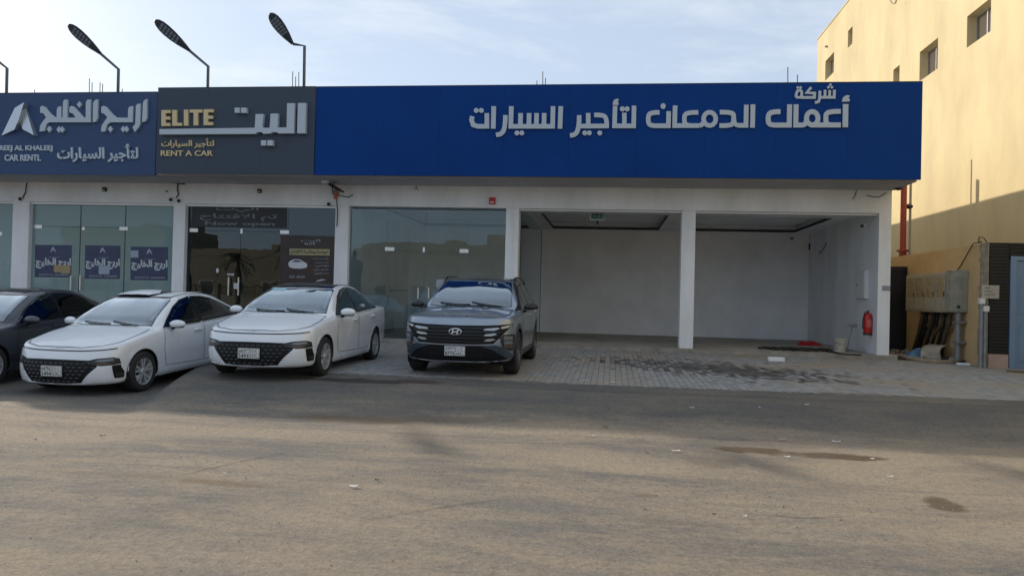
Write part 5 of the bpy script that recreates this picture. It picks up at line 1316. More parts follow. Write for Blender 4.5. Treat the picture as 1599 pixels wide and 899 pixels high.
    MB().box(-Wm+.16, Wm-.16, P['cowl']-.1, P['deck'], fl, fl+.05).build('cabin_floor', M_dash, t)
    dz = P['dash']; MB().bev(-Wm+.17, Wm-.17, P['cowl']+.10, P['cowl']+.55, dz-.25, dz, .06).build('dashboard', M_dash, t, True)
    for sd in (1, -1):
        y0 = P['seat']; sx = sd*.36
        s_ = MB().bev(sx-.24, sx+.24, y0, y0+.50, fl+.12, fl+.30, .06).build('seat', M_seat, t, True)
        bk = MB().bev(sx-.24, sx+.24, -.065, .065, 0, .60, .055).build('seat_back', M_seat, s_, True); bk.location = (0, y0+.52, fl+.22); bk.rotation_euler = (-.22, 0, 0)
        hr = MB().bev(sx-.12, sx+.12, -.05, .05, .63, .82, .045).build('headrest', M_seat, s_, True); hr.location = (0, y0+.52, fl+.22); hr.rotation_euler = (-.22, 0, 0)
    MB().bev(-.58, .58, P['seat']+1.30, P['seat']+1.42, fl+.2, fl+.82, .05).build('rear_seat', M_seat, t, True)
    MB().lathe([(.19+.014*math.cos(a), .014*math.sin(a)) for a in [k*math.pi/4 for k in range(9)]], (0, 0, 0), 'z', 20).build('steering_wheel', M_dash, t, True)
    st = [o for o in t.children if o.name.startswith('steering_wheel')][0]; st.location = (-.36*-1, P['cowl']+.68, dz-.03); st.rotation_euler = (R(62), 0, 0)
    MB().bev(-.10, .10, P['screen_top']+.10-.05, P['screen_top']+.12, P['ztop']-.17, P['ztop']-.10, .015).build('rear_view_mirror', M_dash, t, True)
    return b
def copy_tree(o, parent=None):
    c = o.copy(); COL.objects.link(c); c.parent = parent
    if parent is not None: c.matrix_parent_inverse = o.matrix_parent_inverse.copy()
    for ch in o.children: copy_tree(ch, c)
    return c
def subtree(o):
    out = [o]
    for c in o.children: out += subtree(c)
    return out

# ---- sedan
PS = dict(L=4.54, yK=.54, yT=4.22, cowl=1.18, deck=3.95, Wmax=.8825, beltz=.93, ra=.365, zw=.315, rw=.315, tw=.195, lip=.035, zmin=.19, axles=(.845, 3.515),
    style='sedan', lower=(.985, 1.0), noseN=2.45, tailN=2.6, tip=.10, nz=.8,
    nose=[(.17, .12), (.24, .03), (.33, .0), (.48, .015), (.60, .05), (.68, .085), (.72, .115)],
    nose_z=[.18, .19, .24, .36, .50, .635, .715],
    tail=[(.2, 4.45), (.4, 4.53), (.7, 4.54), (.95, 4.50), (1.06, 4.44), (1.2, 4.40)],
    curves=dict(W=[(.54, .845), (1.0, .874), (2.0, .8825), (3.3, .882), (3.8, .868), (4.22, .825)],
        zb=[(.6, .19), (1.3, .165), (3.2, .165), (4.2, .24)],
        zsh=[(.1, .70), (.4, .765), (.62, .815), (1.0, .885), (1.4, .93), (2.2, .95), (3.2, .985), (3.9, 1.02), (4.3, 1.01)],
        zc=[(.08, .725), (.2, .775), (.4, .835), (.7, .905), (1.0, .955), (1.18, .985), (1.4, 1.11), (1.7, 1.275), (1.95, 1.385), (2.15, 1.445), (2.45, 1.475), (2.9, 1.462), (3.2, 1.425), (3.5, 1.335), (3.8, 1.205), (4.05, 1.11), (4.2, 1.075), (4.45, 1.06)],
        yr=[(1.0, .70), (1.3, .70), (1.9, .600), (2.3, .575), (3.0, .565), (3.5, .580), (4.0, .66), (4.3, .68)],
        zr=[(1.0, .93), (1.2, .975), (1.4, 1.085), (1.7, 1.245), (1.95, 1.345), (2.15, 1.395), (2.45, 1.425), (2.9, 1.41), (3.2, 1.365), (3.5, 1.265), (3.8, 1.145), (4.05, 1.06), (4.3, 1.04)]),
    screen=[(-.71, 1.25), (-.3, 1.165), (0, 1.15), (.3, 1.165), (.71, 1.25), (.635, 1.66), (.575, 1.95), (.3, 1.91), (0, 1.90), (-.3, 1.91), (-.575, 1.95), (-.635, 1.66)],
    rear=[(-.50, 3.30), (0, 3.27), (.50, 3.30), (.56, 3.75), (.55, 3.95), (0, 4.0), (-.55, 3.95), (-.56, 3.75)],
    windows=[[(1.40, .955), (1.58, 1.065), (1.86, 1.235), (2.10, 1.335), (2.37, 1.380), (2.385, .985)], [(2.455, .99), (2.44, 1.383), (2.75, 1.375), (3.05, 1.325), (3.34, 1.22), (3.68, 1.075), (3.62, 1.04)]],
    doors=[[(1.36, .92), (1.34, .60), (1.40, .34), (2.42, .31), (2.40, .955), (1.9, .935)], [(2.46, .955), (2.46, .31), (3.05, .32), (3.30, .62), (3.42, .80), (3.42, .985)]],
    handles=[(2.25, .845), (3.26, .875)], mirror=(1.52, .995, .985), bpillar=[(2.36, .98), (2.345, 1.375), (2.465, 1.378), (2.48, .985)], dash=.95, seat=1.95, screen_top=1.98, ztop=1.44, dlo=None)
def sedan(body_m, roof_m, hood_m, num, letters, ar, extras):
    PS.update(handle_m=body_m, mirror_m=body_m, arch_m=None)
    t = bpy.data.objects.new('parked_sedan', None); COL.objects.link(t)
    S = Shell(PS); common(t, S, PS, body_m)
    hood = [(-.74, .44), (-.62, .265), (-.36, .158), (0, .125), (.36, .158), (.62, .265), (.74, .44), (.77, .80), (.73, 1.17), (.3, 1.10), (0, 1.09), (-.3, 1.10), (-.73, 1.17), (-.77, .80)]
    S.ribbon(hood, 'top', .012, .002, 'bonnet_gap', M_seam, t, closed=True)
    S.patch(shrink(hood, .006), 'top', .004, 'bonnet', hood_m, t, sp=.04, thick=.008)
    if roof_m: S.patch([(-.535, 1.98), (0, 1.94), (.535, 1.98), (.53, 3.0), (.48, 3.24), (0, 3.22), (-.48, 3.24), (-.53, 3.0)], 'top', .004, 'roof_panel', roof_m, t, sp=.05)
    # light bar along the bonnet lip
    S.ribbon([(-.79, .722), (-.66, .705), (-.4, .694), (0, .690), (.4, .694), (.66, .705), (.79, .722)], 'front', .014, .006, 'light_bar', M_trim, t)
    # grille
    gr = [(-.60, .555), (-.3, .563), (0, .565), (.3, .563), (.60, .555), (.62, .47), (.50, .345), (.41, .235), (.2, .225), (-.2, .225), (-.41, .235), (-.50, .345), (-.62, .47)]
    go = S.patch(gr, 'front', .003, 'grille', M_mesh, t, sp=.03)
    mb = MB(); nrow = 6; ncol = 15
    for r_ in range(nrow):
        for c_ in range(ncol):
            z = .262+.052*r_; x = (c_-(ncol-1)/2)*.082+(.041 if r_ % 2 else 0)
            if not inpoly((x, z), shrink(gr, .03)) or (abs(x) < .19 and .31 < z < .49): continue
            vs = []
            for (a, b2, e) in ((-.036, 0, .004), (0, .022, .010), (.036, 0, .004), (0, -.022, .018)):
                h = S.hit('front', x+a, z+b2)
                if h is None: break
                vs.append(h[0]+Vector((0, -e, 0)))
            if len(vs) == 4: mb.add(vs, [(0, 1, 2, 3)])
    mb.build('grille_mesh', M_meshh, go)
    S.patch([(-.60, .56), (-.3, .568), (0, .570), (.3, .568), (.60, .56), (.60, .550), (0, .558), (-.60, .550)], 'front', .012, 'grille_top_trim', M_trim, t)
    for sd in (1, -1):
        X = lambda q: [(sd*a, b) for a, b in q]
        hl = S.patch(X([(.46, .550), (.60, .585), (.77, .598), (.815, .575), (.825, .50), (.78, .485), (.66, .478), (.56, .50)]), 'front', .006, 'headlight', M_lensd, t, sp=.02)
        S.patch(X([(.56, .550), (.66, .572), (.77, .578), (.78, .548), (.66, .535)]), 'front', .010, 'headlight_lens', M_lens, hl, sp=.02)
        S.patch(X([(.60, .520), (.70, .525), (.76, .520), (.70, .497), (.64, .497)]), 'front', .009, 'indicator', M_amber, hl, sp=.02)
        ik = S.patch(X([(.765, .475), (.822, .485), (.828, .38), (.828, .285), (.775, .285)]), 'front', .005, 'bumper_intake', M_mesh, t, sp=.02)
        S.patch(X([(.785, .36), (.822, .37), (.824, .31), (.79, .31)]), 'front', .010, 'fog_lamp', M_lensd, ik, sp=.02)
        fang = X([(.43, .225), (.52, .345), (.62, .455), (.755, .475), (.768, .285), (.785, .225)])
        S.patch(fang, 'front', .014, 'bumper_blade', body_m, t, sp=.03, thick=.02)
    lip = [(-.84, .265), (-.80, .205), (-.45, .17), (0, .168), (.45, .17), (.80, .205), (.84, .265), (.80, .248), (.44, .222), (0, .215), (-.44, .222), (-.80, .248)]
    S.patch(lip, 'front', .004, 'bumper_lip', body_m, t, sp=.03, thick=.006, push=-.022)
    plate(t, S, .405, num, letters, ar)
    # wipers
    for x0, x1 in ((-.50, .02), (.02, .52)):
        a, b = S.hit('top', x1, 1.20)[0], S.hit('top', x0, 1.27)[0]; m_ = S.hit('top', (x0+x1)/2, 1.225)[0]; e = Vector((0, -.01, .015))
        MB().tube([tuple(a+e), tuple(m_+e), tuple(b+e)], .008, 5).build('wiper', M_trim, t, True)
    # dashcam bracket and stickers on the screen
    h = S.hit('top', -.28*-1, 1.93)[0]; MB().bev(h.x-.05, h.x+.05, h.y-.01, h.y+.03, h.z-.06, h.z-.02, .008).build('sensor_box', M_dark, t)
    for q in extras:
        S.patch(q[0], 'top', .0095, q[1], q[2], t, sp=.04, thick=.002)
    t['category'] = 'car'
    return t, S
def place_car(t, front, heading, pitch=0., roll=0.):
    """front: world position of the ground point under the nose centre; heading: yaw"""
    t.rotation_euler = (pitch, roll, heading); t.location = front
M_black_roof = mat('black_roof', (.016, .017, .020), .22, coat=.8)
M_stick2 = mat('pale_blue_sticker', (.30, .52, .58), .5)
carA, SA = sedan(M_cwhite, M_black_roof, M_film, '5493', 'X Z V', 'ح ح ى'.replace('ح', '\uFEA1').replace('ى', '\uFEEF'), [([(-.52, 1.84), (-.26, 1.80), (-.24, 1.90), (-.48, 1.94)], 'windscreen_sticker', M_stick2)])
carA['label'] = 'white sedan with black roof, second from the grey car, plate 5493'; carA['group'] = 'sedans parked in front of the shops'
# film-covered roof copy for the left white sedan, plate differs
carB, SB = sedan(M_cwhite, M_black_roof, M_film, '5494', 'X Z R', '\uFEA1 \uFEA1 \uFEAD', [])
carB['label'] = 'white sedan with protective film lifting off its white roof, plate 5494'; carB['group'] = 'sedans parked in front of the shops'
fl_pts = [(-.50, 2.04), (-.2, 1.99), (.12, 2.02), (.20, 2.2), (.05, 2.5), (-.3, 2.55), (-.52, 2.4)]
fo = SB.patch(fl_pts, 'top', .012, 'roof_film', M_film, carB, sp=.05, thick=.004)
for v in fo.data.vertices:
    u = max(0, 1-((v.co.x+.17)/.38)**2)*max(0, 1-((v.co.y-2.12)/.45)**2); v.co.z += .038*u; v.co.y -= .03*u
SB.patch([(.22, 2.0), (.52, 2.04), (.545, 2.5), (.50, 3.0), (.40, 3.05), (.42, 2.5)], 'top', .012, 'roof_film', M_film, carB, sp=.05, thick=.004)
carC, S3 = sedan(M_cgrey, M_black_roof, M_cgrey, '5494', 'X Z R', '\uFEA1 \uFEA1 \uFEAD', [([(.30, 1.15), (.60, 1.18), (.60, 1.20), (.30, 1.18)], 'dash_label', M_stick2)])
carC['label'] = 'dark blue-grey sedan cut off by the left edge of the photo'; carC['group'] = 'sedans parked in front of the shops'

# ---- SUV
PU = dict(L=4.63, yK=.60, yT=4.30, cowl=1.22, deck=4.20, Wmax=.9325, beltz=1.06, ra=.415, zw=.37, rw=.368, tw=.235, lip=.075, zmin=.27, axles=(.90, 3.655),
    style='suv', lower=(.985, 1.0), noseN=2.9, tailN=3.0, tip=.12, nz=.7,
    nose=[(.20, .16), (.30, .05), (.42, .02), (.60, .0), (.78, .025), (.90, .07), (.95, .10)],
    nose_z=[.24, .25, .31, .47, .66, .82, .93],
    tail=[(.2, 4.5), (.5, 4.62), (.9, 4.60), (1.2, 4.5), (1.5, 4.42), (1.7, 4.40)],
    curves=dict(W=[(.60, .905), (1.0, .925), (2.0, .9325), (3.4, .9325), (3.9, .92), (4.3, .89)],
        zb=[(.6, .26), (1.3, .23), (3.4, .23), (4.3, .32)],
        zsh=[(.1, .90), (.4, .935), (.62, .965), (1.0, 1.00), (1.4, 1.045), (2.2, 1.06), (3.2, 1.085), (3.9, 1.12), (4.4, 1.12)],
        zc=[(.08, .945), (.2, .975), (.4, 1.01), (.7, 1.055), (1.0, 1.09), (1.22, 1.115), (1.4, 1.22), (1.7, 1.39), (1.95, 1.515), (2.15, 1.595), (2.45, 1.64), (3.0, 1.655), (3.6, 1.635), (4.0, 1.59), (4.2, 1.53), (4.4, 1.40)],
        yr=[(1.0, .76), (1.3, .76), (1.9, .665), (2.3, .64), (3.0, .63), (3.8, .62), (4.3, .62)],
        zr=[(1.0, 1.03), (1.2, 1.085), (1.4, 1.19), (1.7, 1.36), (1.95, 1.475), (2.15, 1.545), (2.45, 1.585), (3.0, 1.60), (3.6, 1.575), (4.0, 1.52), (4.2, 1.45), (4.4, 1.35)]),
    screen=[(-.73, 1.30), (-.35, 1.21), (0, 1.19), (.35, 1.21), (.73, 1.30), (.67, 1.75), (.615, 2.08), (.3, 2.05), (0, 2.04), (-.3, 2.05), (-.615, 2.08), (-.67, 1.75)],
    rear=[(-.50, 4.15), (0, 4.12), (.50, 4.15), (.53, 4.25), (.52, 4.33), (0, 4.35), (-.52, 4.33), (-.53, 4.25)],
    windows=[[(1.48, 1.075), (1.68, 1.19), (1.95, 1.355), (2.15, 1.455), (2.48, 1.50), (2.50, 1.10)], [(2.60, 1.105), (2.58, 1.508), (3.2, 1.505), (3.46, 1.48), (3.62, 1.17), (3.5, 1.14)], [(3.70, 1.19), (3.58, 1.46), (3.85, 1.40), (4.08, 1.27)]],
    doors=[[(1.42, 1.04), (1.40, .65), (1.46, .38), (2.54, .36), (2.53, 1.07), (1.9, 1.055)], [(2.58, 1.07), (2.58, .36), (3.12, .38), (3.32, .70), (3.62, .92), (3.66, 1.11)]],
    handles=[(2.36, .955), (3.38, .985)], mirror=(1.58, 1.115, 1.035), bpillar=[(2.48, 1.10), (2.46, 1.50), (2.60, 1.505), (2.62, 1.105)], dash=1.06, seat=2.02, screen_top=2.05, ztop=1.62, dlo=None,
    handle_m=M_csilver, mirror_m=M_trim, arch_m=mat('arch_cladding_grey', (.055, .060, .068), .5))
suv = bpy.data.objects.new('parked_suv', None); COL.objects.link(suv)
SU = Shell(PU); common(suv, SU, PU, M_csilver)
hood = [(-.74, .46), (-.55, .30), (-.25, .215), (0, .20), (.25, .215), (.55, .30), (.74, .46), (.765, .80), (.75, 1.22), (.3, 1.14), (0, 1.13), (-.3, 1.14), (-.75, 1.22), (-.765, .80)]
SU.ribbon(hood, 'top', .012, .002, 'bonnet_gap', M_seam, suv, closed=True)
bo = SU.patch(shrink(hood, .006), 'top', .004, 'bonnet', M_csilver, suv, sp=.035, thick=.008)
for v in bo.data.vertices:                              # two raised creases
    x = abs(v.co.x); e = x-(.30+.10*(v.co.y-.3)); v.co.z += (.012*math.exp(-(e/.05)**2)*sstep(.22, .5, v.co.y)+.006*max(0, 1-x/.35))*(1-sstep(.7, 1.05, v.co.y))
SU.patch([(-.60, 2.13), (0, 2.08), (.60, 2.13), (.60, 3.4), (.56, 4.0), (0, 4.05), (-.56, 4.0), (-.60, 3.4)], 'top', .004, 'roof_panel', M_black_roof, suv, sp=.06)
for sd in (1, -1):
    mb = MB(); pts = []
    for k in range(15):
        y = 2.05+1.85*k/14; h = SU.hit('top', sd*(.645 if k > 1 else .655), y)[0]; lift = .060 if 1 < k < 13 else (.035 if k in (1, 13) else .0); pts.append((h.x, h.y, h.z+lift))
    mb.tube(pts, .020, 8).build('roof_rail', M_trim, suv, True)
    SU.patch([(1.24, 1.055), (1.50, 1.20), (1.95, 1.47), (2.12, 1.545), (2.2, 1.54), (2.12, 1.465), (1.9, 1.34), (1.66, 1.20), (1.46, 1.07)], 'side', .005, 'a_pillar_trim', M_trim, suv, sd=sd, sp=.03)
gr = [(-.88, .865), (-.5, .842), (0, .835), (.5, .842), (.88, .865), (.86, .835), (.70, .65), (.60, .555), (.3, .54), (-.3, .54), (-.60, .555), (-.70, .65), (-.86, .835)]
go = SU.patch(gr, 'front', .004, 'grille', M_mesh, suv, sp=.03)
for r_ in range(5):
    z = .585+.052*r_; xe = .55+.05*r_
    SU.ribbon([(-xe, z), (0, z-.002), (xe, z)], 'front', .016, .014, 'grille_bar', M_meshh, go)
for c_ in (-2.5, -1.5, 1.5, 2.5):
    SU.ribbon([(c_*.15, .56), (c_*.17, .82)], 'front', .010, .011, 'grille_bar', M_mesh, go)
for sd in (1, -1):
    X = lambda q: [(sd*a, b) for a, b in q]
    for (a, b, z, dz) in ((.44, .66, .775, .030), (.45, .62, .690, .026), (.46, .60, .610, .022)):
        SU.patch(X([(a, z-.014), (a+.03, z+.014), (b, z+dz+.004), (b+.03, z+dz-.012), (b-.05, z-.014)]), 'front', .018, 'light_bar', M_bar, go, sp=.02)
    SU.patch(X([(.70, .815), (.84, .850), (.86, .840), (.80, .805), (.72, .79)]), 'front', .018, 'light_bar', M_bar, go, sp=.02)
    SU.patch(X([(.63, .56), (.735, .66), (.87, .815), (.895, .75), (.85, .70), (.80, .56), (.72, .52)]), 'front', .008, 'bumper_wing', M_csilver, suv, sp=.02)
    hl = SU.patch(X([(.70, .665), (.73, .70), (.895, .70), (.905, .60), (.90, .47), (.845, .43), (.75, .50), (.71, .56)]), 'front', .013, 'headlight', M_lensd, suv, sp=.02)
    for (z, zz) in ((.615, .675), (.545, .60), (.49, .53)):
        SU.patch(X([(.755, z), (.755, zz), (.865, zz), (.87, z)]), 'front', .018, 'headlight_lens', M_lens if z > .53 else M_amber, hl, sp=.02)
lo = SU.patch([(-.60, .525), (0, .515), (.60, .525), (.74, .47), (.88, .36), (.84, .30), (.4, .275), (-.4, .275), (-.84, .30), (-.88, .36), (-.74, .47)], 'front', .006, 'lower_intake', M_mesh, suv, sp=.03)
for z in (.31, .345, .38): SU.ribbon([(-.44, z), (0, z), (.44, z)], 'front', .008, .012, 'intake_slat', M_meshh, lo)
for sd in (1, -1):
    SU.patch([(sd*a, b) for a, b in ((.62, .535), (.74, .50), (.90, .36), (.90, .30), (.80, .315), (.60, .455), (.42, .51))], 'front', .014, 'bumper_blade', mat('suv_blade', (.060, .085, .12), .35, .6, coat=.8), suv, sp=.025)
SU.patch([(-.90, .345), (-.80, .285), (-.45, .262), (0, .258), (.45, .262), (.80, .285), (.90, .345), (.84, .275), (.46, .225), (0, .218), (-.46, .225), (-.84, .275)], 'front', .004, 'skid_plate', mat('satin_silver', (.42, .45, .48), .4, .6), suv, sp=.03, thick=.006, push=-.035)
for sd in (1, -1):
    SU.patch([(1.36, .38), (1.36, .245), (3.16, .245), (3.2, .38)], 'side', .007, 'sill_cladding', PU['arch_m'], suv, sd=sd, sp=.05)
plate(suv, SU, .430, '8776', 'A R K', '\uFE8D \uFEAD \uFED9')
# oval emblem with a slanted H
y = SU.hit('front', 0, .735)[0].y-.030
em = MB(); ring = [(.105*math.cos(a), .735+.056*math.sin(a)) for a in [2*math.pi*k/28 for k in range(28)]]; rin = [(.092*math.cos(a), .735+.045*math.sin(a)) for a in [2*math.pi*k/28 for k in range(28)]]
em.v = [(a, y, b) for a, b in ring]+[(a, y-.004, b) for a, b in rin]+[(a, y+.03, b) for a, b in ring]; em.f = [(k, (k+1) % 28, 28+(k+1) % 28, 28+k) for k in range(28)]+[(k, (k+1) % 28, 56+(k+1) % 28, 56+k) for k in range(28)]
eo = em.build('emblem_ring', M_embl, suv, True)
poly_solid(W([(-.050, .700), (-.030, .772)], .022)+W([(.030, .698), (.052, .770)], .022)+W([(-.045, .725), (0, .732), (.045, .747)], .018), lambda u, v: (u, y+.006, v), .012, 'emblem_letter', M_embl, eo)
MB().flat([(a*.98, .735+(b-.735)*.98) for a, b in rin], y+.008, y+.02).build('emblem_backing', M_trim, eo)
for x0, x1 in ((-.55, .0), (.02, .58)):
    a, b = SU.hit('top', x1, 1.26)[0], SU.hit('top', x0, 1.33)[0]; m_ = SU.hit('top', (x0+x1)/2, 1.28)[0]; e = Vector((0, -.01, .015))
    MB().tube([tuple(a+e), tuple(m_+e), tuple(b+e)], .009, 5).build('wiper', M_trim, suv, True)
suv['label'] = 'steel-grey SUV with black roof parked before the open unit, plate 8776'; suv['category'] = 'car'

def park(t, ax_f, heading, P, dz=.0):
    """ax_f: world x,y of the middle of the front axle"""
    c, s_ = math.cos(heading), math.sin(heading); yf, yr_ = P['axles']
    bx, by = ax_f[0]+(-s_)*(yr_-yf), ax_f[1]+c*(yr_-yf)
    zf, zr = g(*ax_f)+dz, g(bx, by)+dz; pitch = math.atan2(zr-zf, yr_-yf)
    t.rotation_euler = (pitch, 0, heading)
    n = Matrix.Rotation(heading, 4, 'Z') @ Matrix.Rotation(pitch, 4, 'X')
    t.location = Vector((ax_f[0], ax_f[1], zf))-(n @ Vector((0, yf, 0)))
park(suv, (-2.45, 12.52), R(.2), PU, .026)
park(carA, (-5.34, 11.33), R(1.2), PS, .01)
park(carB, (-8.02, 10.75), R(-1.9), PS, .005)
park(carC, (-10.45, 10.5), R(1.5), PS, .005)
# ------------------------------------------------------------------ cracks, litter and pebbles on the road
def crack(pxs, lab, wd=.026):
    mb = MB(); P = [atZ(*p, 0) for p in pxs]; Q = []
    for a, b in zip(P, P[1:]):
        n = max(2, int((b-a).length/.06))
        for k in range(n): q = a.lerp(b, k/n); Q.append((q.x, q.y+rnd.uniform(-.010, .010)))
    for i, (x, y) in enumerate(Q):
        w2 = wd*rnd.uniform(.3, 1.1)/2*min(1, (i+1)/4, (len(Q)-i)/4); z = g(x, y)+.006
        mb.v += [(x, y-w2, z), (x, y+w2, z)]
    mb.f = [(2*i, 2*i+2, 2*i+3, 2*i+1) for i in range(len(Q)-1)]
    o = mb.build('road_crack', mat('crack_dark', (.045, .038, .032), .95)); struct(o)
crack([(283, 745), (330, 733), (400, 716), (440, 708), (476, 699)], '')
crack([(770, 721), (800, 708), (815, 703)], '', .016)
crack([(1170, 800), (1260, 808), (1340, 806)], '', .012)
crack([(0, 688), (30, 682), (60, 680)], '', .016)
crack([(560, 812), (700, 790), (790, 779)], '', .012)
M_scrap = [mat('scrap_white', (.60, .60, .60), .8), mat('scrap_pinkish', (.45, .32, .28), .8), mat('scrap_brown', (.10, .075, .055), .9), mat('scrap_grey', (.28, .27, .26), .9)]
def scrap(px, py, L_, W_, rot, mi, z=0., curl=.02):
    q = atZ(px, py, z); 
    for _ in range(3): q = atZ(px, py, g(q.x, q.y)+(.03 if q.y > PY0 and q.x > PX0 else .008))
    n = 5; mb = MB()
    for i in range(n):
        u = i/(n-1)-.5
        for v in (-.5, .5): mb.v.append((u*L_, v*W_*(1-.5*abs(u)), .004+curl*4*u*u*(1 if v > 0 else .4)+.004*rnd.random()))
    m0 = len(mb.v); mb.v += [(x, y, z_+.004) for x, y, z_ in mb.v]
    mb.f = [(2*i, 2*i+1, 2*i+3, 2*i+2) for i in range(n-1)]+[(m0+2*i, m0+2*i+2, m0+2*i+3, m0+2*i+1) for i in range(n-1)]
    for i in range(n-1): mb.f += [(2*i, 2*i+2, m0+2*i+2, m0+2*i), (2*i+1, m0+2*i+1, m0+2*i+3, 2*i+3)]
    mb.f += [(0, m0, m0+1, 1), (2*n-2, 2*n-1, m0+2*n-1, m0+2*n-2)]
    o = mb.build('litter_scrap', M_scrap[mi]); o.location = (q.x, q.y, q.z); o.rotation_euler = (0, 0, rot); return o
named = [((923, 681), .14, .03, .3, 0, 'thin white twist of litter on the shade line in front of the grey car'), ((1000, 686), .22, .02, .9, 3, 'pale twig lying just below the shade line, left of centre'), ((1306, 690), .16, .035, -.2, 0, 'white strip of litter at the shade line on the right'),
    ((1222, 687), .16, .05, 0, 1, 'pinkish scrap on the shade line above the brown puddle stains'), ((552, 760), .12, .07, .2, 0, 'crumpled white scrap beside the brown stain left of centre'), ((589, 750), .07, .04, 0, 2, 'small dark clod right of the crumpled white scrap'),
    ((1229, 714), .10, .05, .3, 0, 'white flakes between the two brown puddle stains'), ((1163, 807), .05, .04, 0, 0, 'small white chip in the middle of the sandy road'), ((1115, 804), .05, .02, .2, 2, 'small dark chip left of the white one in the sandy road'),
    ((913, 594), .10, .04, 0, 0, 'white paper scrap on the asphalt right of the grey car'), ((1080, 637), .10, .03, .2, 0, 'white sliver of litter on the shaded asphalt, centre right'), ((351, 740), .05, .04, 0, 0, 'white pebble below the long road crack'),
    ((160, 681), .09, .03, .5, 2, 'dark splinter on the road left of the crack'), ((1107, 580), .14, .05, .1, 0, 'bright white scrap on the wet-patterned paving'), ((1275, 563), .18, .05, .1, 0, 'white scrap on the paving to the right of the foam block'),
    ((1073, 559), .14, .05, 0, 0, 'white scrap just before the middle column'), ((920, 556), .16, .05, .1, 0, 'white scrap on the paving before the open unit, left one'), ((1347, 584), .16, .04, 0, 0, 'white sliver on the paving in front of the end wall'),
    ((1390, 745), .08, .04, 0, 0, 'white chip on the far right of the road near the brown stains'), ((955, 597), .10, .04, 0, 0, 'small white scrap on the edge of the paving, centre')]
for (p, a, b, r_, mi, lab) in named: tag(scrap(p[0], p[1], a*.55, b*.55, r_, mi, curl=.009), lab, 'litter')
r2 = random.Random(11)
for k in range(26):
    px, py = r2.uniform(860, 1400), r2.uniform(548, 575) if k < 18 else r2.uniform(575, 720)
    tag(scrap(px, py, r2.uniform(.03, .09), r2.uniform(.015, .04), r2.uniform(-1, 1), r2.choice([0, 0, 3, 2]), curl=.004), 'tiny paper flake among many on the paving and asphalt', 'litter', 'tiny litter flakes')
mb = MB()
for k in range(1700):
    x, y = r2.uniform(-8.5, 6), r2.uniform(2.2, 11.2)
    if r2.random() < .45: y = 8.9+r2.gauss(0, .35)+.15*math.sin(x*.6)
    if r2.random() < .25: y = 6.1+r2.gauss(0, .18)-.02*x
    s_ = r2.uniform(.003, .009)*(1.5 if r2.random() < .06 else 1); z = g(x, y)+.002
    a = r2.uniform(0, 3); c_, d_ = math.cos(a)*s_, math.sin(a)*s_
    mb.add([(x+c_, y+d_, z), (x-d_, y+c_, z), (x-c_, y-d_, z), (x+d_, y-c_, z), (x, y, z+s_*.9)], [(0, 1, 4), (1, 2, 4), (2, 3, 4), (3, 0, 4)])
o = mb.build('road_grit', M_rock); o['kind'] = 'stuff'

# ------------------------------------------------------------------ across the road (seen in the glass and the car paint)
def house(x0, x1, y0, y1, h, m, lab, nw, floors):
    t = thing('street_house', lab, 'building', ((x0+x1)/2, y1, 0))
    MB().box(x0, x1, y0, y1, 0, h).build('wall', m, t)
    mb = MB(); 
    for s in ((x0-.05, x1+.05, y1-.2, y1+.05), (x0-.05, x1+.05, y0-.05, y0+.2), (x0-.05, x0+.2, y0+.2, y1-.2), (x1-.2, x1+.05, y0+.2, y1-.2)): mb.box(*s, h, h+.8)
    mb.build('parapet', m, t)
    for k in range(3): MB().box(x0+(x1-x0)*(.15+.3*k), x0+(x1-x0)*(.15+.3*k)+1.2+.5*k, y0+2, y0+4, h+.0, h+1.2+.5*((k*7) % 3)).build('roof_room', m, t)
    for f_ in range(floors):
        for k in range(nw):
            xc = x0+(x1-x0)*(k+.5)/nw; z = 1.0+3.3*f_
            fr = MB().box(xc-.6, xc+.6, y1-.0, y1+.06, z, z+1.4).build('window', M_frame, t); MB().box(xc-.52, xc+.52, y1+.06, y1+.07, z+.08, z+1.32).build('pane', M_winglass, fr)
    return t
house(-54, -43, -40, -30, 6.6, M_tan2, 'tan two-storey house reflected at the far left of the shop glass', 4, 2)
house(-40, -30.5, -42, -30, 4.7, M_tan2, 'tan flat-roofed house across the road, mirrored in the dark shop glass', 3, 1)
house(-29.5, -25, -40, -31, 4.0, M_tan3, 'narrow cream house across the road, mirrored beside the offer poster', 1, 1)
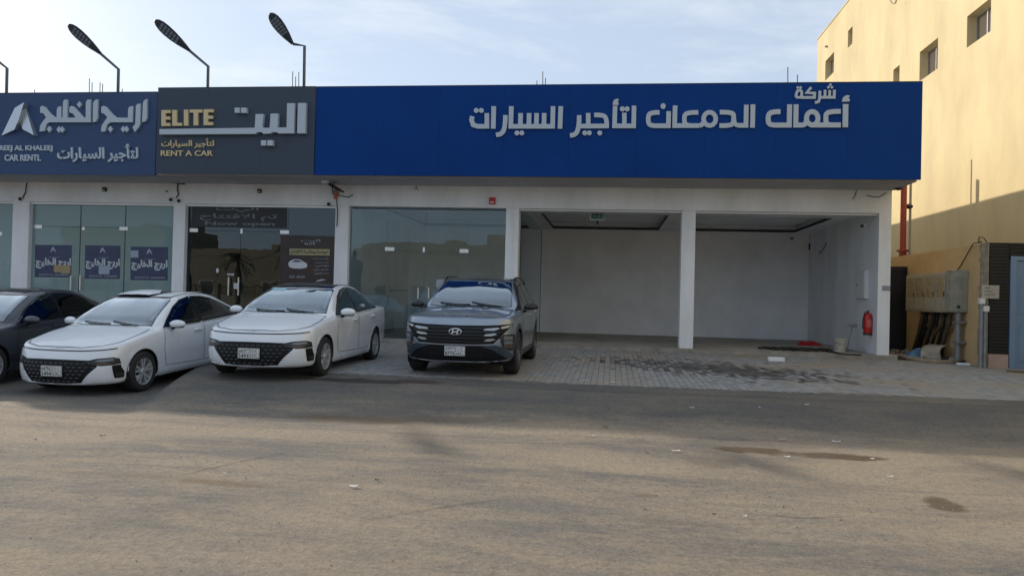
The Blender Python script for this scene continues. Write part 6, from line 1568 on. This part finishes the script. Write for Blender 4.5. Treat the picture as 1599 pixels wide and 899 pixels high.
house(-23, -9, -41, -30, 5.4, M_tan3, 'cream two-storey house across the road, mirrored in the clear shop glass', 4, 1)
house(-6, 22, -42, -31, 5.2, M_tan2, 'low tan house across the road on the right', 4, 1)
t = thing('boundary_wall', 'low tan boundary wall with railings across the road, mirrored in the shop glass', 'wall', (0, -22, 0))
for k in range(14):
    x = -48+5*k; MB().box(x-.2, x+.2, -22.2, -21.8, 0, 2.1).build('pier', M_tan2, t); MB().box(x+.2, x+4.8, -22.1, -21.9, 0, 1.0).build('wall_panel', M_tan3, t)
    mb = MB(); mb.box(x+.2, x+4.8, -22.02, -21.98, 1.8, 1.86)
    for q in range(22): mb.box(x+.35+.2*q, x+.38+.2*q, -22.015, -21.985, 1.0, 1.8)
    mb.build('railing', M_black, t)
def palm(x, y, h, lab):
    t = thing('palm_tree', lab, 'palm', (x, y, 0)); rr = random.Random(int(x*7+y))
    MB().tube([(x+.15*math.sin(k*.4), y, h*k/8) for k in range(9)], [.24-.01*k for k in range(9)], 10).build('trunk', M_trunk, t, True)
    for k in range(26):
        a = 2*math.pi*k/26+rr.uniform(-.1, .1); el = rr.uniform(-.2, 1.1); Lf = rr.uniform(1.3, 1.8); mb = MB(); top = Vector((x+.15*math.sin(3.2), y, h))
        pts = []
        for i in range(9):
            u = i/8; pts.append(top+Vector((math.cos(a)*math.cos(el)*Lf*u, math.sin(a)*math.cos(el)*Lf*u, math.sin(el)*Lf*u-1.1*u*u*Lf*.6)))
        sd = Vector((-math.sin(a), math.cos(a), 0))
        for i in range(1, 9):
            p, d_ = pts[i], (pts[i]-pts[i-1])
            for s in (-1, 1):
                for e in (0, .5):
                    b = p-d_*e; w_ = .42*(1-.08*i)
                    mb.add([b, b+d_*.30, b+sd*s*w_+d_*.5-Vector((0, 0, .16))], [(0, 1, 2)])
        mb.build('frond', M_leaf, t)
palm(-30.2, -20, 4.0, 'palm mirrored near the middle of the dark shop glass'); palm(-25.6, -20.5, 4.9, 'taller palm mirrored at the right side of the dark shop glass')
